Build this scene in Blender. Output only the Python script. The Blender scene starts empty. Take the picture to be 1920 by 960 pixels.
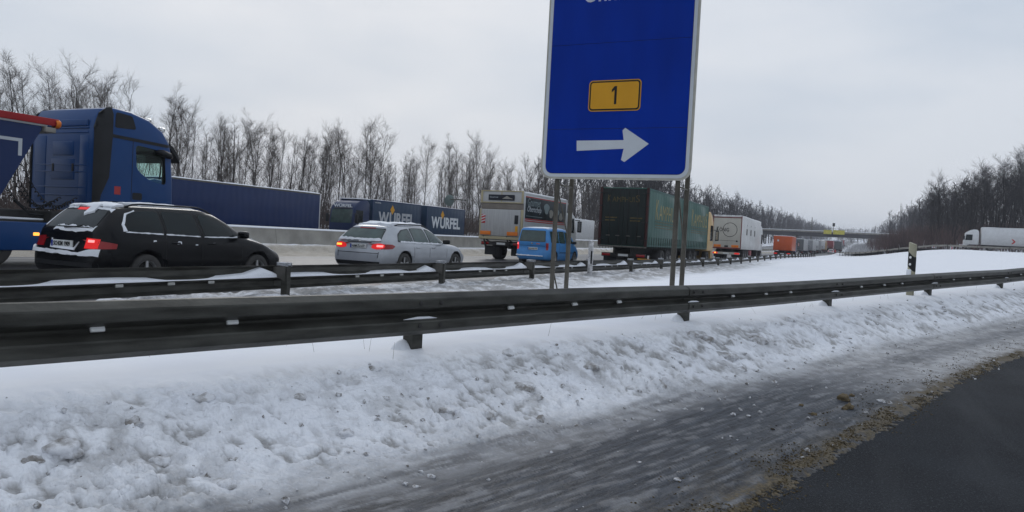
import bpy, bmesh, math, random
import numpy as np
from mathutils import Vector, Matrix, noise as mnoise
from mathutils.bvhtree import BVHTree
from mathutils.geometry import delaunay_2d_cdt

# ------------------------------------------------------------------ camera, sky, sun, exposure
sc = bpy.context.scene
FPX, YAW, PITCH, ROLL, EYE = 1400.0, math.radians(25.2), math.radians(1.43), math.radians(3.03), 1.25
_F0 = np.array([-math.sin(YAW), math.cos(YAW), 0.0]); _R0 = np.array([math.cos(YAW), math.sin(YAW), 0.0]); _UP = np.array([0, 0, 1.0])
CF = math.cos(PITCH) * _F0 - math.sin(PITCH) * _UP
_U0 = math.sin(PITCH) * _F0 + math.cos(PITCH) * _UP
CR = math.cos(ROLL) * _R0 + math.sin(ROLL) * _U0
CU = math.cos(ROLL) * _U0 - math.sin(ROLL) * _R0
camd = bpy.data.cameras.new('camera'); cam = bpy.data.objects.new('camera', camd); sc.collection.objects.link(cam)
camd.sensor_width = 36.0; camd.lens = FPX / 1920 * 36.0; camd.clip_start = 0.05; camd.clip_end = 6000
cam.matrix_world = Matrix(((CR[0], CU[0], -CF[0], 0), (CR[1], CU[1], -CF[1], 0), (CR[2], CU[2], -CF[2], EYE), (0, 0, 0, 1)))
sc.camera = cam

SUN_EL, SUN_AZ = math.radians(32), math.radians(-38)      # azimuth from +Y towards +X
w = bpy.data.worlds.new('World'); sc.world = w; w.use_nodes = True
nt = w.node_tree; nt.nodes.clear()
def _n(t, **k):
    n = nt.nodes.new(t)
    for a, b in k.items(): setattr(n, a, b)
    return n
out = _n('ShaderNodeOutputWorld'); bg = _n('ShaderNodeBackground'); bg.inputs['Strength'].default_value = 0.1
sky = _n('ShaderNodeTexSky', sky_type='NISHITA'); sky.sun_disc = False; sky.sun_elevation = SUN_EL; sky.sun_rotation = SUN_AZ
sky.air_density = 1.5; sky.dust_density = 4.0
tc = _n('ShaderNodeTexCoord')
mp = _n('ShaderNodeMapping'); mp.inputs['Scale'].default_value = (1.0, 1.0, 3.2); mp.inputs['Rotation'].default_value = (0.25, 0.1, 0.4)
nz = _n('ShaderNodeTexNoise'); nz.inputs['Scale'].default_value = 1.9; nz.inputs['Detail'].default_value = 5; nz.inputs['Roughness'].default_value = 0.5
rp = _n('ShaderNodeValToRGB'); rp.color_ramp.elements[0].position = 0.36; rp.color_ramp.elements[1].position = 0.64
rp.color_ramp.elements[0].color = (4.35, 5.05, 6.05, 1); rp.color_ramp.elements[1].color = (5.9, 6.3, 6.95, 1)
mx = _n('ShaderNodeMix', data_type='RGBA'); mx.inputs['Factor'].default_value = 0.05
L = nt.links.new
L(tc.outputs['Generated'], mp.inputs['Vector']); L(mp.outputs['Vector'], nz.inputs['Vector']); L(nz.outputs['Fac'], rp.inputs['Fac'])
L(rp.outputs['Color'], mx.inputs['A']); L(sky.outputs['Color'], mx.inputs['B']); L(mx.outputs['Result'], bg.inputs['Color']); L(bg.outputs['Background'], out.inputs['Surface'])
sd = bpy.data.lights.new('sun', 'SUN'); sd.energy = 0.6; sd.angle = math.radians(25); sd.color = (1.0, 0.98, 0.95)
so = bpy.data.objects.new('sun', sd); sc.collection.objects.link(so)
_sv = Vector((math.sin(SUN_AZ) * math.cos(SUN_EL), math.cos(SUN_AZ) * math.cos(SUN_EL), math.sin(SUN_EL)))
so.rotation_euler = _sv.to_track_quat('Z', 'Y').to_euler(); so.location = (0, 0, 60)
vs = sc.view_settings; vs.view_transform = 'Standard'; vs.look = 'None'; vs.exposure = 0.24; vs.gamma = 1.0; vs.use_curve_mapping = False
sc.cycles.use_denoising = True
sc.cycles.max_bounces = 6; sc.cycles.diffuse_bounces = 3; sc.cycles.glossy_bounces = 3; sc.cycles.volume_bounces = 0

# ------------------------------------------------------------------ helpers
COL = sc.collection
random.seed(7); RNG = np.random.default_rng(11)
def ray(x, y): return CF + CR * (x - 960) / FPX - CU * (y - 480) / FPX       # a photo pixel's direction
CAM = np.array([0, 0, EYE])

_H = RNG.integers(0, 1 << 30, 4096)
def vnoise(x, y, seed=0):
    xi = np.floor(x).astype(np.int64); yi = np.floor(y).astype(np.int64); fx = x - xi; fy = y - yi
    fx = fx * fx * fx * (fx * (fx * 6 - 15) + 10); fy = fy * fy * fy * (fy * (fy * 6 - 15) + 10)
    def h(a, b): return (_H[(a * 73 + b * 1987 + seed * 911 + _H[(b + seed * 31) & 4095]) & 4095] & 0xffff) / 65535.0
    return (h(xi, yi) * (1 - fx) + h(xi + 1, yi) * fx) * (1 - fy) + (h(xi, yi + 1) * (1 - fx) + h(xi + 1, yi + 1) * fx) * fy
def fbm(x, y, oct=4, seed=0, gain=0.5):
    s = 0; a = 1; t = 0
    for o in range(oct):
        s = s + a * vnoise(x * 2 ** o + 17.3 * o, y * 2 ** o - 9.1 * o, seed + o); t += a; a *= gain
    return s / t
def ss(x, a, b):
    t = np.clip((np.asarray(x, float) - a) / (b - a), 0, 1); return t * t * (3 - 2 * t)

class MB:
    def __init__(s): s.v = []; s.f = []; s.m = []; s.sm = []
    def add(s, vs, fs, mi=0, smooth=False):
        o = len(s.v); s.v += [tuple(p) for p in vs]
        for f in fs: s.f.append(tuple(i + o for i in f)); s.m.append(mi); s.sm.append(smooth)
        return s
    def box(s, a, b, mi=0):
        x0, y0, z0 = a; x1, y1, z1 = b
        return s.add([(x0,y0,z0),(x1,y0,z0),(x1,y1,z0),(x0,y1,z0),(x0,y0,z1),(x1,y0,z1),(x1,y1,z1),(x0,y1,z1)],
                     [(3,2,1,0),(4,5,6,7),(0,1,5,4),(1,2,6,5),(2,3,7,6),(3,0,4,7)], mi)
    def rbox(s, a, b, r=0.03, mi=0):                      # box with chamfered edges
        bm = bmesh.new(); bmesh.ops.create_cube(bm, size=1.0)
        c = [(p + q) / 2 for p, q in zip(a, b)]; d = [q - p for p, q in zip(a, b)]
        for v in bm.verts: v.co = Vector((c[0] + v.co.x * d[0], c[1] + v.co.y * d[1], c[2] + v.co.z * d[2]))
        bmesh.ops.bevel(bm, geom=bm.edges[:], offset=min(r, min(abs(k) for k in d) * 0.45), segments=2, affect='EDGES', profile=0.6)
        bm.verts.index_update(); s.add([v.co for v in bm.verts], [[v.index for v in f.verts] for f in bm.faces], mi, True); bm.free(); return s
    def prism(s, prof, axis, a, b, mi=0):                 # closed profile pushed along an axis
        n = len(prof)
        def P(p, t):
            return (t, p[0], p[1]) if axis == 'x' else ((p[0], t, p[1]) if axis == 'y' else (p[0], p[1], t))
        vs = [P(p, a) for p in prof] + [P(p, b) for p in prof]
        return s.add(vs, [tuple(range(n - 1, -1, -1)), tuple(range(n, 2 * n))] + [(i, (i + 1) % n, n + (i + 1) % n, n + i) for i in range(n)], mi)
    def tube(s, pts, rad, n=6, mi=0, cap=True, smooth=True):
        pts = [Vector(p) for p in pts]; k = len(pts); rad = rad if hasattr(rad, '__len__') else [rad] * k
        vs = []; ref = None
        for i, p in enumerate(pts):
            d = (pts[min(i + 1, k - 1)] - pts[max(i - 1, 0)]).normalized()
            if ref is None: ref = d.orthogonal().normalized()
            ref = (ref - d * ref.dot(d)).normalized() if abs(ref.dot(d)) < 0.999 else d.orthogonal().normalized()
            q = d.cross(ref)
            for j in range(n):
                a = 2 * math.pi * j / n; vs.append(p + (ref * math.cos(a) + q * math.sin(a)) * rad[i])
        fs = [(i*n+j, i*n+(j+1)%n, (i+1)*n+(j+1)%n, (i+1)*n+j) for i in range(k-1) for j in range(n)]
        if cap and n > 2: fs += [tuple(range(n - 1, -1, -1)), tuple((k - 1) * n + j for j in range(n))]
        return s.add(vs, fs, mi, smooth)
    def lathe(s, prof, c, axis='x', n=20, mi=0, closed=False):   # prof: (radius, along)
        vs = []
        for r_, t in prof:
            for j in range(n):
                a = 2 * math.pi * j / n; u, v_ = r_ * math.cos(a), r_ * math.sin(a)
                vs.append((c[0]+t, c[1]+u, c[2]+v_) if axis == 'x' else ((c[0]+u, c[1]+t, c[2]+v_) if axis == 'y' else (c[0]+u, c[1]+v_, c[2]+t)))
        k = len(prof); fs = [(i*n+j, i*n+(j+1)%n, (i+1)*n+(j+1)%n, (i+1)*n+j) for i in range(k-1) for j in range(n)]
        if closed: fs += [tuple(range(n)), tuple((k - 1) * n + j for j in range(n))]
        return s.add(vs, fs, mi, True)
    def grid(s, P, mi=0, smooth=True, flip=False):        # P[i][j] points
        a, b = len(P), len(P[0]); vs = [p for r_ in P for p in r_]
        fs = [(i*b+j, i*b+j+1, (i+1)*b+j+1, (i+1)*b+j) for i in range(a-1) for j in range(b-1)]
        if flip: fs = [f[::-1] for f in fs]
        return s.add(vs, fs, mi, smooth)
    def mesh(s, name, mats):
        me = bpy.data.meshes.new(name); me.from_pydata(s.v, [], s.f)
        for m in (mats if isinstance(mats, (list, tuple)) else [mats]): me.materials.append(m)
        me.polygons.foreach_set('material_index', s.m); me.polygons.foreach_set('use_smooth', s.sm)
        me.validate(); me.update(); return me
    def build(s, name, mats, parent=None): return link(name, s.mesh(name, mats), parent)

def link(name, me, parent=None, loc=None, rotz=0):
    o = bpy.data.objects.new(name, me); COL.objects.link(o)
    if parent is not None: o.parent = parent
    if loc is not None: o.location = loc
    if rotz: o.rotation_euler[2] = rotz
    return o
def tag(o, label, cat, group=None, kind=None):
    if label: o['label'] = label
    if cat: o['category'] = cat
    if group: o['group'] = group
    if kind: o['kind'] = kind
    return o
def thing(name, label, cat, loc=(0, 0, 0), rotz=0, group=None):
    return tag(link(name, None, None, loc, rotz), label, cat, group)
def recalc(me):
    bm = bmesh.new(); bm.from_mesh(me); bmesh.ops.remove_doubles(bm, verts=bm.verts, dist=1e-4); bmesh.ops.recalc_face_normals(bm, faces=bm.faces); bm.to_mesh(me); bm.free(); me.update(); return me
def copy_tree(o, parent=None):
    c = o.copy(); COL.objects.link(c); c.parent = parent
    for ch in list(o.children): copy_tree(ch, c)
    return c

# ------------------------------------------------------------------ materials
def M(name, col, rough=0.6, metal=0.0, var=0.12, scale=2.0, bump=0.0, bscale=60, coat=0.0, grime=0.0, gz=(0.2, 1.4), gcol=(0.23, 0.215, 0.20), emit=None, es=0.0, spec=0.22, alpha=1.0, streak=None):
    m = bpy.data.materials.new(name); m.use_nodes = True; t = m.node_tree; b = t.nodes['Principled BSDF']
    def N(k, **kw):
        n = t.nodes.new(k)
        for a, v in kw.items(): setattr(n, a, v)
        return n
    b.inputs['Roughness'].default_value = rough; b.inputs['Metallic'].default_value = metal
    b.inputs['Coat Weight'].default_value = coat; b.inputs['Coat Roughness'].default_value = 0.06; b.inputs['Specular IOR Level'].default_value = spec
    co = N('ShaderNodeTexCoord'); n1 = N('ShaderNodeTexNoise'); n1.inputs['Scale'].default_value = scale; n1.inputs['Detail'].default_value = 5
    src = co.outputs['Object']
    if streak:
        mpn = N('ShaderNodeMapping'); mpn.inputs['Scale'].default_value = streak; t.links.new(src, mpn.inputs['Vector']); t.links.new(mpn.outputs['Vector'], n1.inputs['Vector'])
    else: t.links.new(src, n1.inputs['Vector'])
    r = N('ShaderNodeMapRange'); r.inputs['From Min'].default_value = 0.3; r.inputs['From Max'].default_value = 0.7
    r.inputs['To Min'].default_value = 1 - var; r.inputs['To Max'].default_value = 1 + var
    t.links.new(n1.outputs['Fac'], r.inputs['Value'])
    mu = N('ShaderNodeVectorMath', operation='SCALE'); mu.inputs[0].default_value = col[:3]; t.links.new(r.outputs['Result'], mu.inputs['Scale'])
    cur = mu.outputs['Vector']
    if grime > 0:
        sx = N('ShaderNodeSeparateXYZ'); t.links.new(src, sx.inputs[0])
        g = N('ShaderNodeMapRange'); g.inputs['From Min'].default_value = gz[1]; g.inputs['From Max'].default_value = gz[0]; t.links.new(sx.outputs['Z'], g.inputs['Value'])
        n2 = N('ShaderNodeTexNoise'); n2.inputs['Scale'].default_value = 3.5; n2.inputs['Detail'].default_value = 8; n2.inputs['Roughness'].default_value = 0.65; t.links.new(src, n2.inputs['Vector'])
        a1 = N('ShaderNodeMath', operation='MULTIPLY_ADD'); t.links.new(g.outputs['Result'], a1.inputs[0]); a1.inputs[1].default_value = 0.75; a1.inputs[2].default_value = 0.22
        a2 = N('ShaderNodeMath', operation='MULTIPLY'); t.links.new(a1.outputs[0], a2.inputs[0]); t.links.new(n2.outputs['Fac'], a2.inputs[1])
        a3 = N('ShaderNodeMath', operation='MULTIPLY'); a3.use_clamp = True; t.links.new(a2.outputs[0], a3.inputs[0]); a3.inputs[1].default_value = grime * 1.7
        mm = N('ShaderNodeMix', data_type='RGBA'); t.links.new(a3.outputs[0], mm.inputs['Factor']); t.links.new(cur, mm.inputs['A']); mm.inputs['B'].default_value = (*gcol, 1); cur = mm.outputs['Result']
        rr = N('ShaderNodeMapRange'); t.links.new(a3.outputs[0], rr.inputs['Value']); rr.inputs['To Min'].default_value = rough; rr.inputs['To Max'].default_value = 0.8; t.links.new(rr.outputs['Result'], b.inputs['Roughness'])
    t.links.new(cur, b.inputs['Base Color'])
    if bump > 0:
        n3 = N('ShaderNodeTexNoise'); n3.inputs['Scale'].default_value = bscale; n3.inputs['Detail'].default_value = 4; t.links.new(src, n3.inputs['Vector'])
        bp = N('ShaderNodeBump'); bp.inputs['Strength'].default_value = bump; bp.inputs['Distance'].default_value = 0.02; t.links.new(n3.outputs['Fac'], bp.inputs['Height']); t.links.new(bp.outputs['Normal'], b.inputs['Normal'])
    if emit: b.inputs['Emission Color'].default_value = (*emit, 1); b.inputs['Emission Strength'].default_value = es
    if alpha < 1: b.inputs['Alpha'].default_value = alpha
    return m

MAT = dict(
    rail=M('galvanised_rail', (0.058, 0.058, 0.052), 0.42, 0.3, 0.5, 3.0, 0.12, 30, grime=0.25, gz=(0.3, 1.4), gcol=(0.06, 0.055, 0.045), streak=(1, 1, 6)),
    post=M('galvanised_post', (0.11, 0.105, 0.095), 0.55, 0.4, 0.3, 6.0, 0.1),
    signpost=M('sign_post_steel', (0.10, 0.092, 0.076), 0.55, 0.3, 0.25, 5.0, 0.08),
    signframe=M('sign_edge', (0.40, 0.39, 0.34), 0.5, 0.3, 0.15, 5.0),
    signblue=M('sign_blue', (0.001, 0.027, 0.27), 0.5, 0, 0.14, 1.6, spec=0.08, streak=(1.5, 1, 0.5)),
    signwhite=M('sign_white', (0.52, 0.55, 0.58), 0.45, 0, 0.06, 2.0),
    signyellow=M('sign_yellow', (0.62, 0.30, 0.015), 0.45, 0, 0.06, 2.0),
    black=M('black_print', (0.012, 0.012, 0.012), 0.5, 0, 0.1),
    refl=M('reflector', (0.85, 0.86, 0.85), 0.15, 0, 0.05, coat=0.5),
    concrete=M('concrete', (0.30, 0.285, 0.255), 0.9, 0, 0.22, 1.2, 0.3, 30),
    rubber=M('rubber', (0.02, 0.02, 0.021), 0.85, 0, 0.3, 8, grime=0.6, gz=(0, 2.5), gcol=(0.11, 0.105, 0.10)),
    alloy=M('alloy_rim', (0.42, 0.43, 0.44), 0.35, 0.7, 0.15, 5, grime=0.3, gz=(0, 2)),
    steelrim=M('steel_rim', (0.20, 0.20, 0.20), 0.5, 0.4, 0.2, 5),
    chassis=M('chassis_black', (0.022, 0.022, 0.023), 0.7, 0, 0.3, 3, grime=0.35, gz=(0, 2.0), gcol=(0.10, 0.095, 0.085)),
    plastic=M('black_plastic', (0.018, 0.019, 0.021), 0.5, 0, 0.15, 3),
    glass=M('tinted_glass', (0.016, 0.028, 0.030), 0.05, 0, 0.25, 2.0, spec=0.6),
    glassdark=M('dark_glass', (0.005, 0.010, 0.011), 0.05, 0, 0.4, 2.0, spec=0.28),
    glassgreen=M('green_glass', (0.035, 0.062, 0.057), 0.05, 0, 0.35, 2.5, spec=0.6),
    red=M('red_lens', (0.30, 0.008, 0.008), 0.2, 0, 0.1, coat=0.6),
    redlit=M('red_lens_lit', (0.5, 0.01, 0.01), 0.3, 0, 0.1, emit=(1.0, 0.03, 0.03), es=0.38),
    redhot=M('red_bulb_lit', (0.8, 0.1, 0.1), 0.3, 0, 0.1, emit=(1.0, 0.22, 0.22), es=1.6),
    amberlit=M('amber_lamp_lit', (0.8, 0.3, 0.02), 0.3, 0, 0.1, emit=(1.0, 0.38, 0.06), es=1.6),
    amber=M('amber_lens', (0.65, 0.17, 0.02), 0.35, 0, 0.15),
    plate=M('plate_white', (0.62, 0.63, 0.62), 0.5, 0, 0.15, 12),
    plateblue=M('plate_blue', (0.01, 0.03, 0.30), 0.5),
    chrome=M('chrome', (0.6, 0.6, 0.6), 0.2, 1.0, 0.1),
    white=M('white_paint', (0.62, 0.63, 0.64), 0.4, 0, 0.06, 1.5, coat=0.2, grime=0.45, gz=(0.6, 3.8), gcol=(0.30, 0.285, 0.26)),
    snow=None,
)
MAT['snow'] = M('snow_lying', (0.80, 0.82, 0.86), 0.85, 0, 0.05, 4, 0.5, 25, spec=0.25)
MAT['snowdirty'] = M('snow_dirty', (0.55, 0.545, 0.55), 0.85, 0, 0.45, 14, 0.9, 45, spec=0.2)
MAT['snowgrey'] = M('snow_grey', (0.40, 0.385, 0.375), 0.85, 0, 0.55, 12, 0.9, 45, spec=0.2)
MAT['snowbrown'] = M('snow_brown', (0.22, 0.17, 0.10), 0.8, 0, 0.4, 12, 0.8, 40, spec=0.3)

# ------------------------------------------------------------------ terrain functions (metres; +Y along the motorway, camera over the origin)
RAILP = np.array([(-5.6, -4.0), (-4.75, -1.0), (-3.72, 2.18), (-3.38, 3.3), (-2.93, 4.75), (-2.38, 6.7), (-1.72, 8.85), (-0.98, 11.0), (-0.22, 13.0), (0.85, 15.5), (2.42, 19.0), (3.45, 21.2), (6.0, 26.0), (10.5, 33.0), (18.0, 43.0), (28.0, 55.0)])
def _cat(P, n):
    P = np.asarray(P, float); k = len(P); T = np.zeros_like(P); T[1:-1] = (P[2:] - P[:-2]) / 2; T[0] = P[1] - P[0]; T[-1] = P[-1] - P[-2]
    o = []
    for i in range(k - 1):
        for j in range(n):
            t = j / n; o.append((2*t**3-3*t*t+1)*P[i] + (t**3-2*t*t+t)*T[i] + (-2*t**3+3*t*t)*P[i+1] + (t**3-t*t)*T[i+1])
    o.append(P[-1]); return np.array(o)
RC = _cat(RAILP, 12)
RS = np.concatenate([[0], np.cumsum(np.hypot(*np.diff(RC, axis=0).T))])
def rail_at(s):
    x = np.interp(s, RS, RC[:, 0]); y = np.interp(s, RS, RC[:, 1]); e = 0.05
    dx = np.interp(s + e, RS, RC[:, 0]) - np.interp(s - e, RS, RC[:, 0]); dy = np.interp(s + e, RS, RC[:, 1]) - np.interp(s - e, RS, RC[:, 1])
    l = np.hypot(dx, dy) + 1e-9; return x, y, dx / l, dy / l
def rail_st(X, Y):                                    # arc length and signed distance (+ towards the slip road)
    X = np.asarray(X, float); Y = np.asarray(Y, float); s = np.interp(Y, RC[:, 1], RS)
    for _ in range(6):
        x, y, dx, dy = rail_at(s); s = np.clip(s + (X - x) * dx + (Y - y) * dy, 0.1, RS[-1] - 0.1)
    x, y, dx, dy = rail_at(s); return s, (X - x) * dy - (Y - y) * dx
def rise(Y): return 0.36 * ss(Y, 8.5, 24) + 0.03 * np.clip(np.asarray(Y, float) - 20, 0, 45)      # the slip road climbs
def zr(Y):
    u = (np.asarray(Y, float) - 235) / 30; return 0.32 * ss(Y, 35, 85) + 0.25 * ss(Y, 85, 220) + 0.022 * 30 * np.log1p(np.exp(np.clip(u, -40, 60)))     # the motorway climbs gently
def rightrise(X, Y): return 2.35 * ss(X, -5, 14) * ss(Y, 45, 140) + 3.0 * ss(X, 6, 30) * ss(Y, 156, 190) + 4.0 * ss(X, 2, 16) * ss(Y, 200, 300)
DIRTY = [(-1.62, 8.75, 0.36, 1.0), (-1.12, 7.4, 0.26, 0.9), (-1.2, 9.2, 0.45, 1.0), (-1.97, 5.84, 0.28, 0.85), (-2.75, 5.9, 0.2, 0.8), (-3.1, 2.2, 0.28, 0.8), (-2.6, 2.3, 0.4, 0.65), (-2.09, 4.78, 0.2, 0.7), (-2.75, 3.8, 0.4, 0.5), (0.3, 13.2, 0.4, 0.6)]
M_L, M_R, O_L, O_R = -21.0, -8.3, -41.5, -27.0

def terrain(X, Y, detail=True):
    X = np.asarray(X, float); Y = np.asarray(Y, float)
    s, t = rail_st(X, Y); far = ss(np.hypot(X, Y), 35, 90)
    n_lo = fbm(X * 0.35, Y * 0.35, 3, 5) - 0.5
    z_m = zr(Y) + rightrise(X, Y)
    # motorway side verge and field
    e1 = 0.5 * (fbm(X * 1.3, Y * 0.6, 3, 21) - 0.5)
    verge = 0.34 * ss(X + e1, -8.9, -7.3)
    field = z_m + np.where(X > M_R - 3, verge - 0.07 * (1 - ss(X + e1, -9.4, -8.6)), 0) + 0.10 * n_lo * ss(X, -7.5, -6) - 0.06 * ss(X, -6.5, -5.0)
    # left half: slush strip, bank at the median wall, opposite carriageway, wood floor
    e2 = 0.7 * (fbm(X * 0.9, Y * 0.35, 3, 23) - 0.5)
    xl = X + e2
    left = -0.07 + 0.11 * (1 - ss(xl, -21.2, -20.4)) + 0.34 * (1 - ss(xl, -23.3, -22.3)) - 0.45 * (1 - ss(xl, -27.4, -26.2)) + 0.30 * (1 - ss(xl, -42.2, -41.2)) + 1.1 * (1 - ss(X, -52, -43.5))
    field = np.where(X < -12, zr(Y) + left + 0.05 * n_lo * (np.abs(X + 24) < 3.5), field)
    # slip road side
    zramp = rise(Y)
    bank = np.where(t < 0, 0.36, 0.36 * (0.6 * np.clip(1 - t / 1.35, 0, 1) + 0.4 * (1 - ss(t, 0.05, 1.3))))
    band = np.exp(-((t - 1.72) / 0.28) ** 2)
    ramp = zramp + bank + 0.022 - 0.008 * band * ss(s, 8, 12)
    e0 = 2.82 - 0.22 * ss(s, 8.5, 17); edge = e0 - 0.02 + 0.05 * (fbm(s * 0.5, t * 0 + 3.1, 2, 31) - 0.5) * 2 + 0.10 * (fbm(s * 7, t * 7, 3, 33) - 0.5)
    ramp = ramp - 0.018 * ss(t, e0 - 0.6, e0 - 0.1) - 0.06 * ss(t, edge - 0.12, edge + 0.15)
    ramp = np.where(t > 7.2, zramp + 0.1 * ss(t, 7.2, 8.0), ramp)
    k = ss(t, -4.5, -0.3)
    z = field * (1 - k) + ramp * k
    # attributes
    dirt = np.zeros_like(z); ice = np.zeros_like(z); slush = np.zeros_like(z)
    if detail:
        near = 1 - ss(np.hypot(X, Y), 30, 70)
        lum = ss(t, -0.05, 0.45) * (1 - ss(t, 0.95, 1.45))
        lump_m = ss(t, -0.05, 0.30)
        a = fbm(X * 2.3, Y * 2.3, 3, 41); c = fbm(X * 15, Y * 15, 3, 47); d = fbm(X * 38, Y * 38, 2, 49)
        wx = X + 0.05 * (fbm(X * 5, Y * 5, 2, 44) - 0.5); wy = Y + 0.05 * (fbm(X * 5, Y * 5, 2, 45) - 0.5)
        def billow(f, sd): return np.abs(2 * vnoise(wx * f, wy * f, sd) - 1)
        b = billow(5.0, 42); bil = 0.036 * b + 0.048 * billow(9.5, 143) + 0.046 * billow(18, 144) + 0.026 * billow(36, 145)
        clump = ss(a, 0.42, 0.75)
        hd = lum * (0.06 * (a - 0.5) + (bil - 0.07) * (0.50 + 0.40 * clump))
        mid = ss(t, 1.0, 1.3) * (1 - ss(t, 2.75, 3.0))
        st1 = fbm(s * 0.9, t * 9, 3, 53); st2 = fbm(s * 4.5, t * 34, 3, 57)
        hd = hd + mid * (0.010 * (st1 - 0.5) + 0.012 * (st2 - 0.5) + 0.008 * (d - 0.5))
        br = np.exp(-((t - edge + 0.17) / 0.20) ** 2)
        hd = hd + br * (0.022 * (fbm(s * 11, t * 14, 3, 59) - 0.5) + 0.012 * (d - .5))
        # lumpy verge along the motorway barrier
        vl = ss(X, -9.0, -8.2) * (1 - ss(X, -6.0, -4.6)) * near
        hd = hd + vl * (0.16 * (a - 0.5) + 0.10 * (b - 0.6) * clump + 0.06 * (c - 0.5))
        vs_ = (ss(X, -24, -23.5) * (1 - ss(X, -21.6, -20.8))) * (1 - ss(Y, 90, 160))
        hd = hd + vs_ * (0.16 * (fbm(X * 1.5, Y * 1.5, 3, 61) - 0.5))
        sm = (1 - lump_m) * ss(X, -5.5, -4)
        hd = hd + sm * 0.05 * (fbm(X * 0.9, Y * 0.9, 2, 63) - 0.5)
        z = z + hd
        z = np.where((t > 0.3) & (t < e0 - 0.2), np.maximum(z, zramp + 0.008), z)
        dn = fbm(X * 3.1, Y * 3.1, 4, 71); dn2 = fbm(X * 11, Y * 11, 3, 73)
        cl2 = ss(fbm(X * 0.8, Y * 0.8, 3, 77), 0.5, 0.7)
        dirt = lum * np.clip(ss(dn, 0.50, 0.75) * (0.18 + 0.55 * cl2) + ss(dn2, 0.55, 0.72) * (0.30 + 0.7 * cl2) + ss(0.058 - bil, 0.0, 0.04) * (0.40 + 0.75 * ss(dn, 0.40, 0.62)), 0, 1)
        for px_, py_, rr_, aa_ in DIRTY: dirt = np.maximum(dirt, aa_ * lum * np.exp(-((X - px_) ** 2 + (Y - py_) ** 2) / rr_ ** 2) * ss(dn2 + 0.25 * (0.06 - bil) / 0.06, 0.30, 0.55))
        dirt = np.maximum(dirt, vl * np.clip(0.30 + 0.9 * ss(dn, 0.40, 0.66) + 0.6 * ss(dn2, .48, .7), 0, 1) * (1 - ss(X, -5.9, -4.8)))
        dirt = np.maximum(dirt, ss(t + 0.25 * (st1 - .5), 0.92, 1.32) * (1 - ss(t, 2.7, 3)) * (0.62 + 0.30 * ss(dn2, 0.40, 0.65)))
        ice = ss(t + 0.22 * (st1 - .5), 1.02, 1.36) * (0.42 + 0.35 * ss(st1, 0.35, 0.65)) * (1 - 0.45 * ss(st2, 0.5, 0.66)) * (1 - 0.5 * ss(s, 9, 15) * (1 - band))
        ice = np.maximum(ice, band * 0.66 * (1 - 0.3 * ss(st2, 0.5, 0.7)))
        nearS = 1 - ss(s, 11.0, 17.0)
        ice = np.maximum(ice, nearS * ss(t, 1.10, 1.65) * (1.06 + 0.3 * (st1 - 0.5)) * (1 - 0.30 * ss(st2, 0.54, 0.70)))
        ice = np.maximum(ice, ss(t, e0 - 0.42, e0 - 0.1) * (0.75 + 0.25 * ss(st1, .4, .6)))
        ice = ice * (t > 0)
        brn_ = np.exp(-((t - e0 + 0.17) / 0.13) ** 2); slush = brn_ * ss(fbm(s * 9, t * 15, 3, 79), 0.28, 0.46) * (t > 0) * 1.1
        slush = np.maximum(slush, (t > 0) * ss(t, 2.0, 2.6) * 0.25 * ss(fbm(s * 4, t * 9, 3, 83), 0.35, 0.65))
        # tan slush along the fast lane and by the motorway shoulder
        tan = (1 - ss(X + e2, -21.0, -20.0)) * ss(X + e2, -23.6, -22.9) * 1.4
        tan2 = ss(X, -9.6, -8.8) * (1 - ss(X, -8.2, -7.4)) * 0.5
        slush = np.maximum(slush, np.maximum(tan, tan2) * 0.62)
        dirt = np.maximum(dirt, (X < -43) * 0.5 * ss(fbm(X * 0.8, Y * 0.8, 3, 87), 0.35, 0.65))
    return z, s, t, dirt, ice, slush, (np.maximum(lum, vl) if detail else z * 0)
def tz(x, y): return float(terrain(np.array([float(x)]), np.array([float(y)]))[0][0])
def on_ground(px, py, z0=0.2):                        # where a photo pixel's ray meets the terrain
    d = ray(px, py); z = z0
    for _ in range(25):
        k = (z - EYE) / d[2]; P = CAM + d * k; z = 0.6 * z + 0.4 * tz(P[0], P[1])
    return P[0], P[1], z

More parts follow.
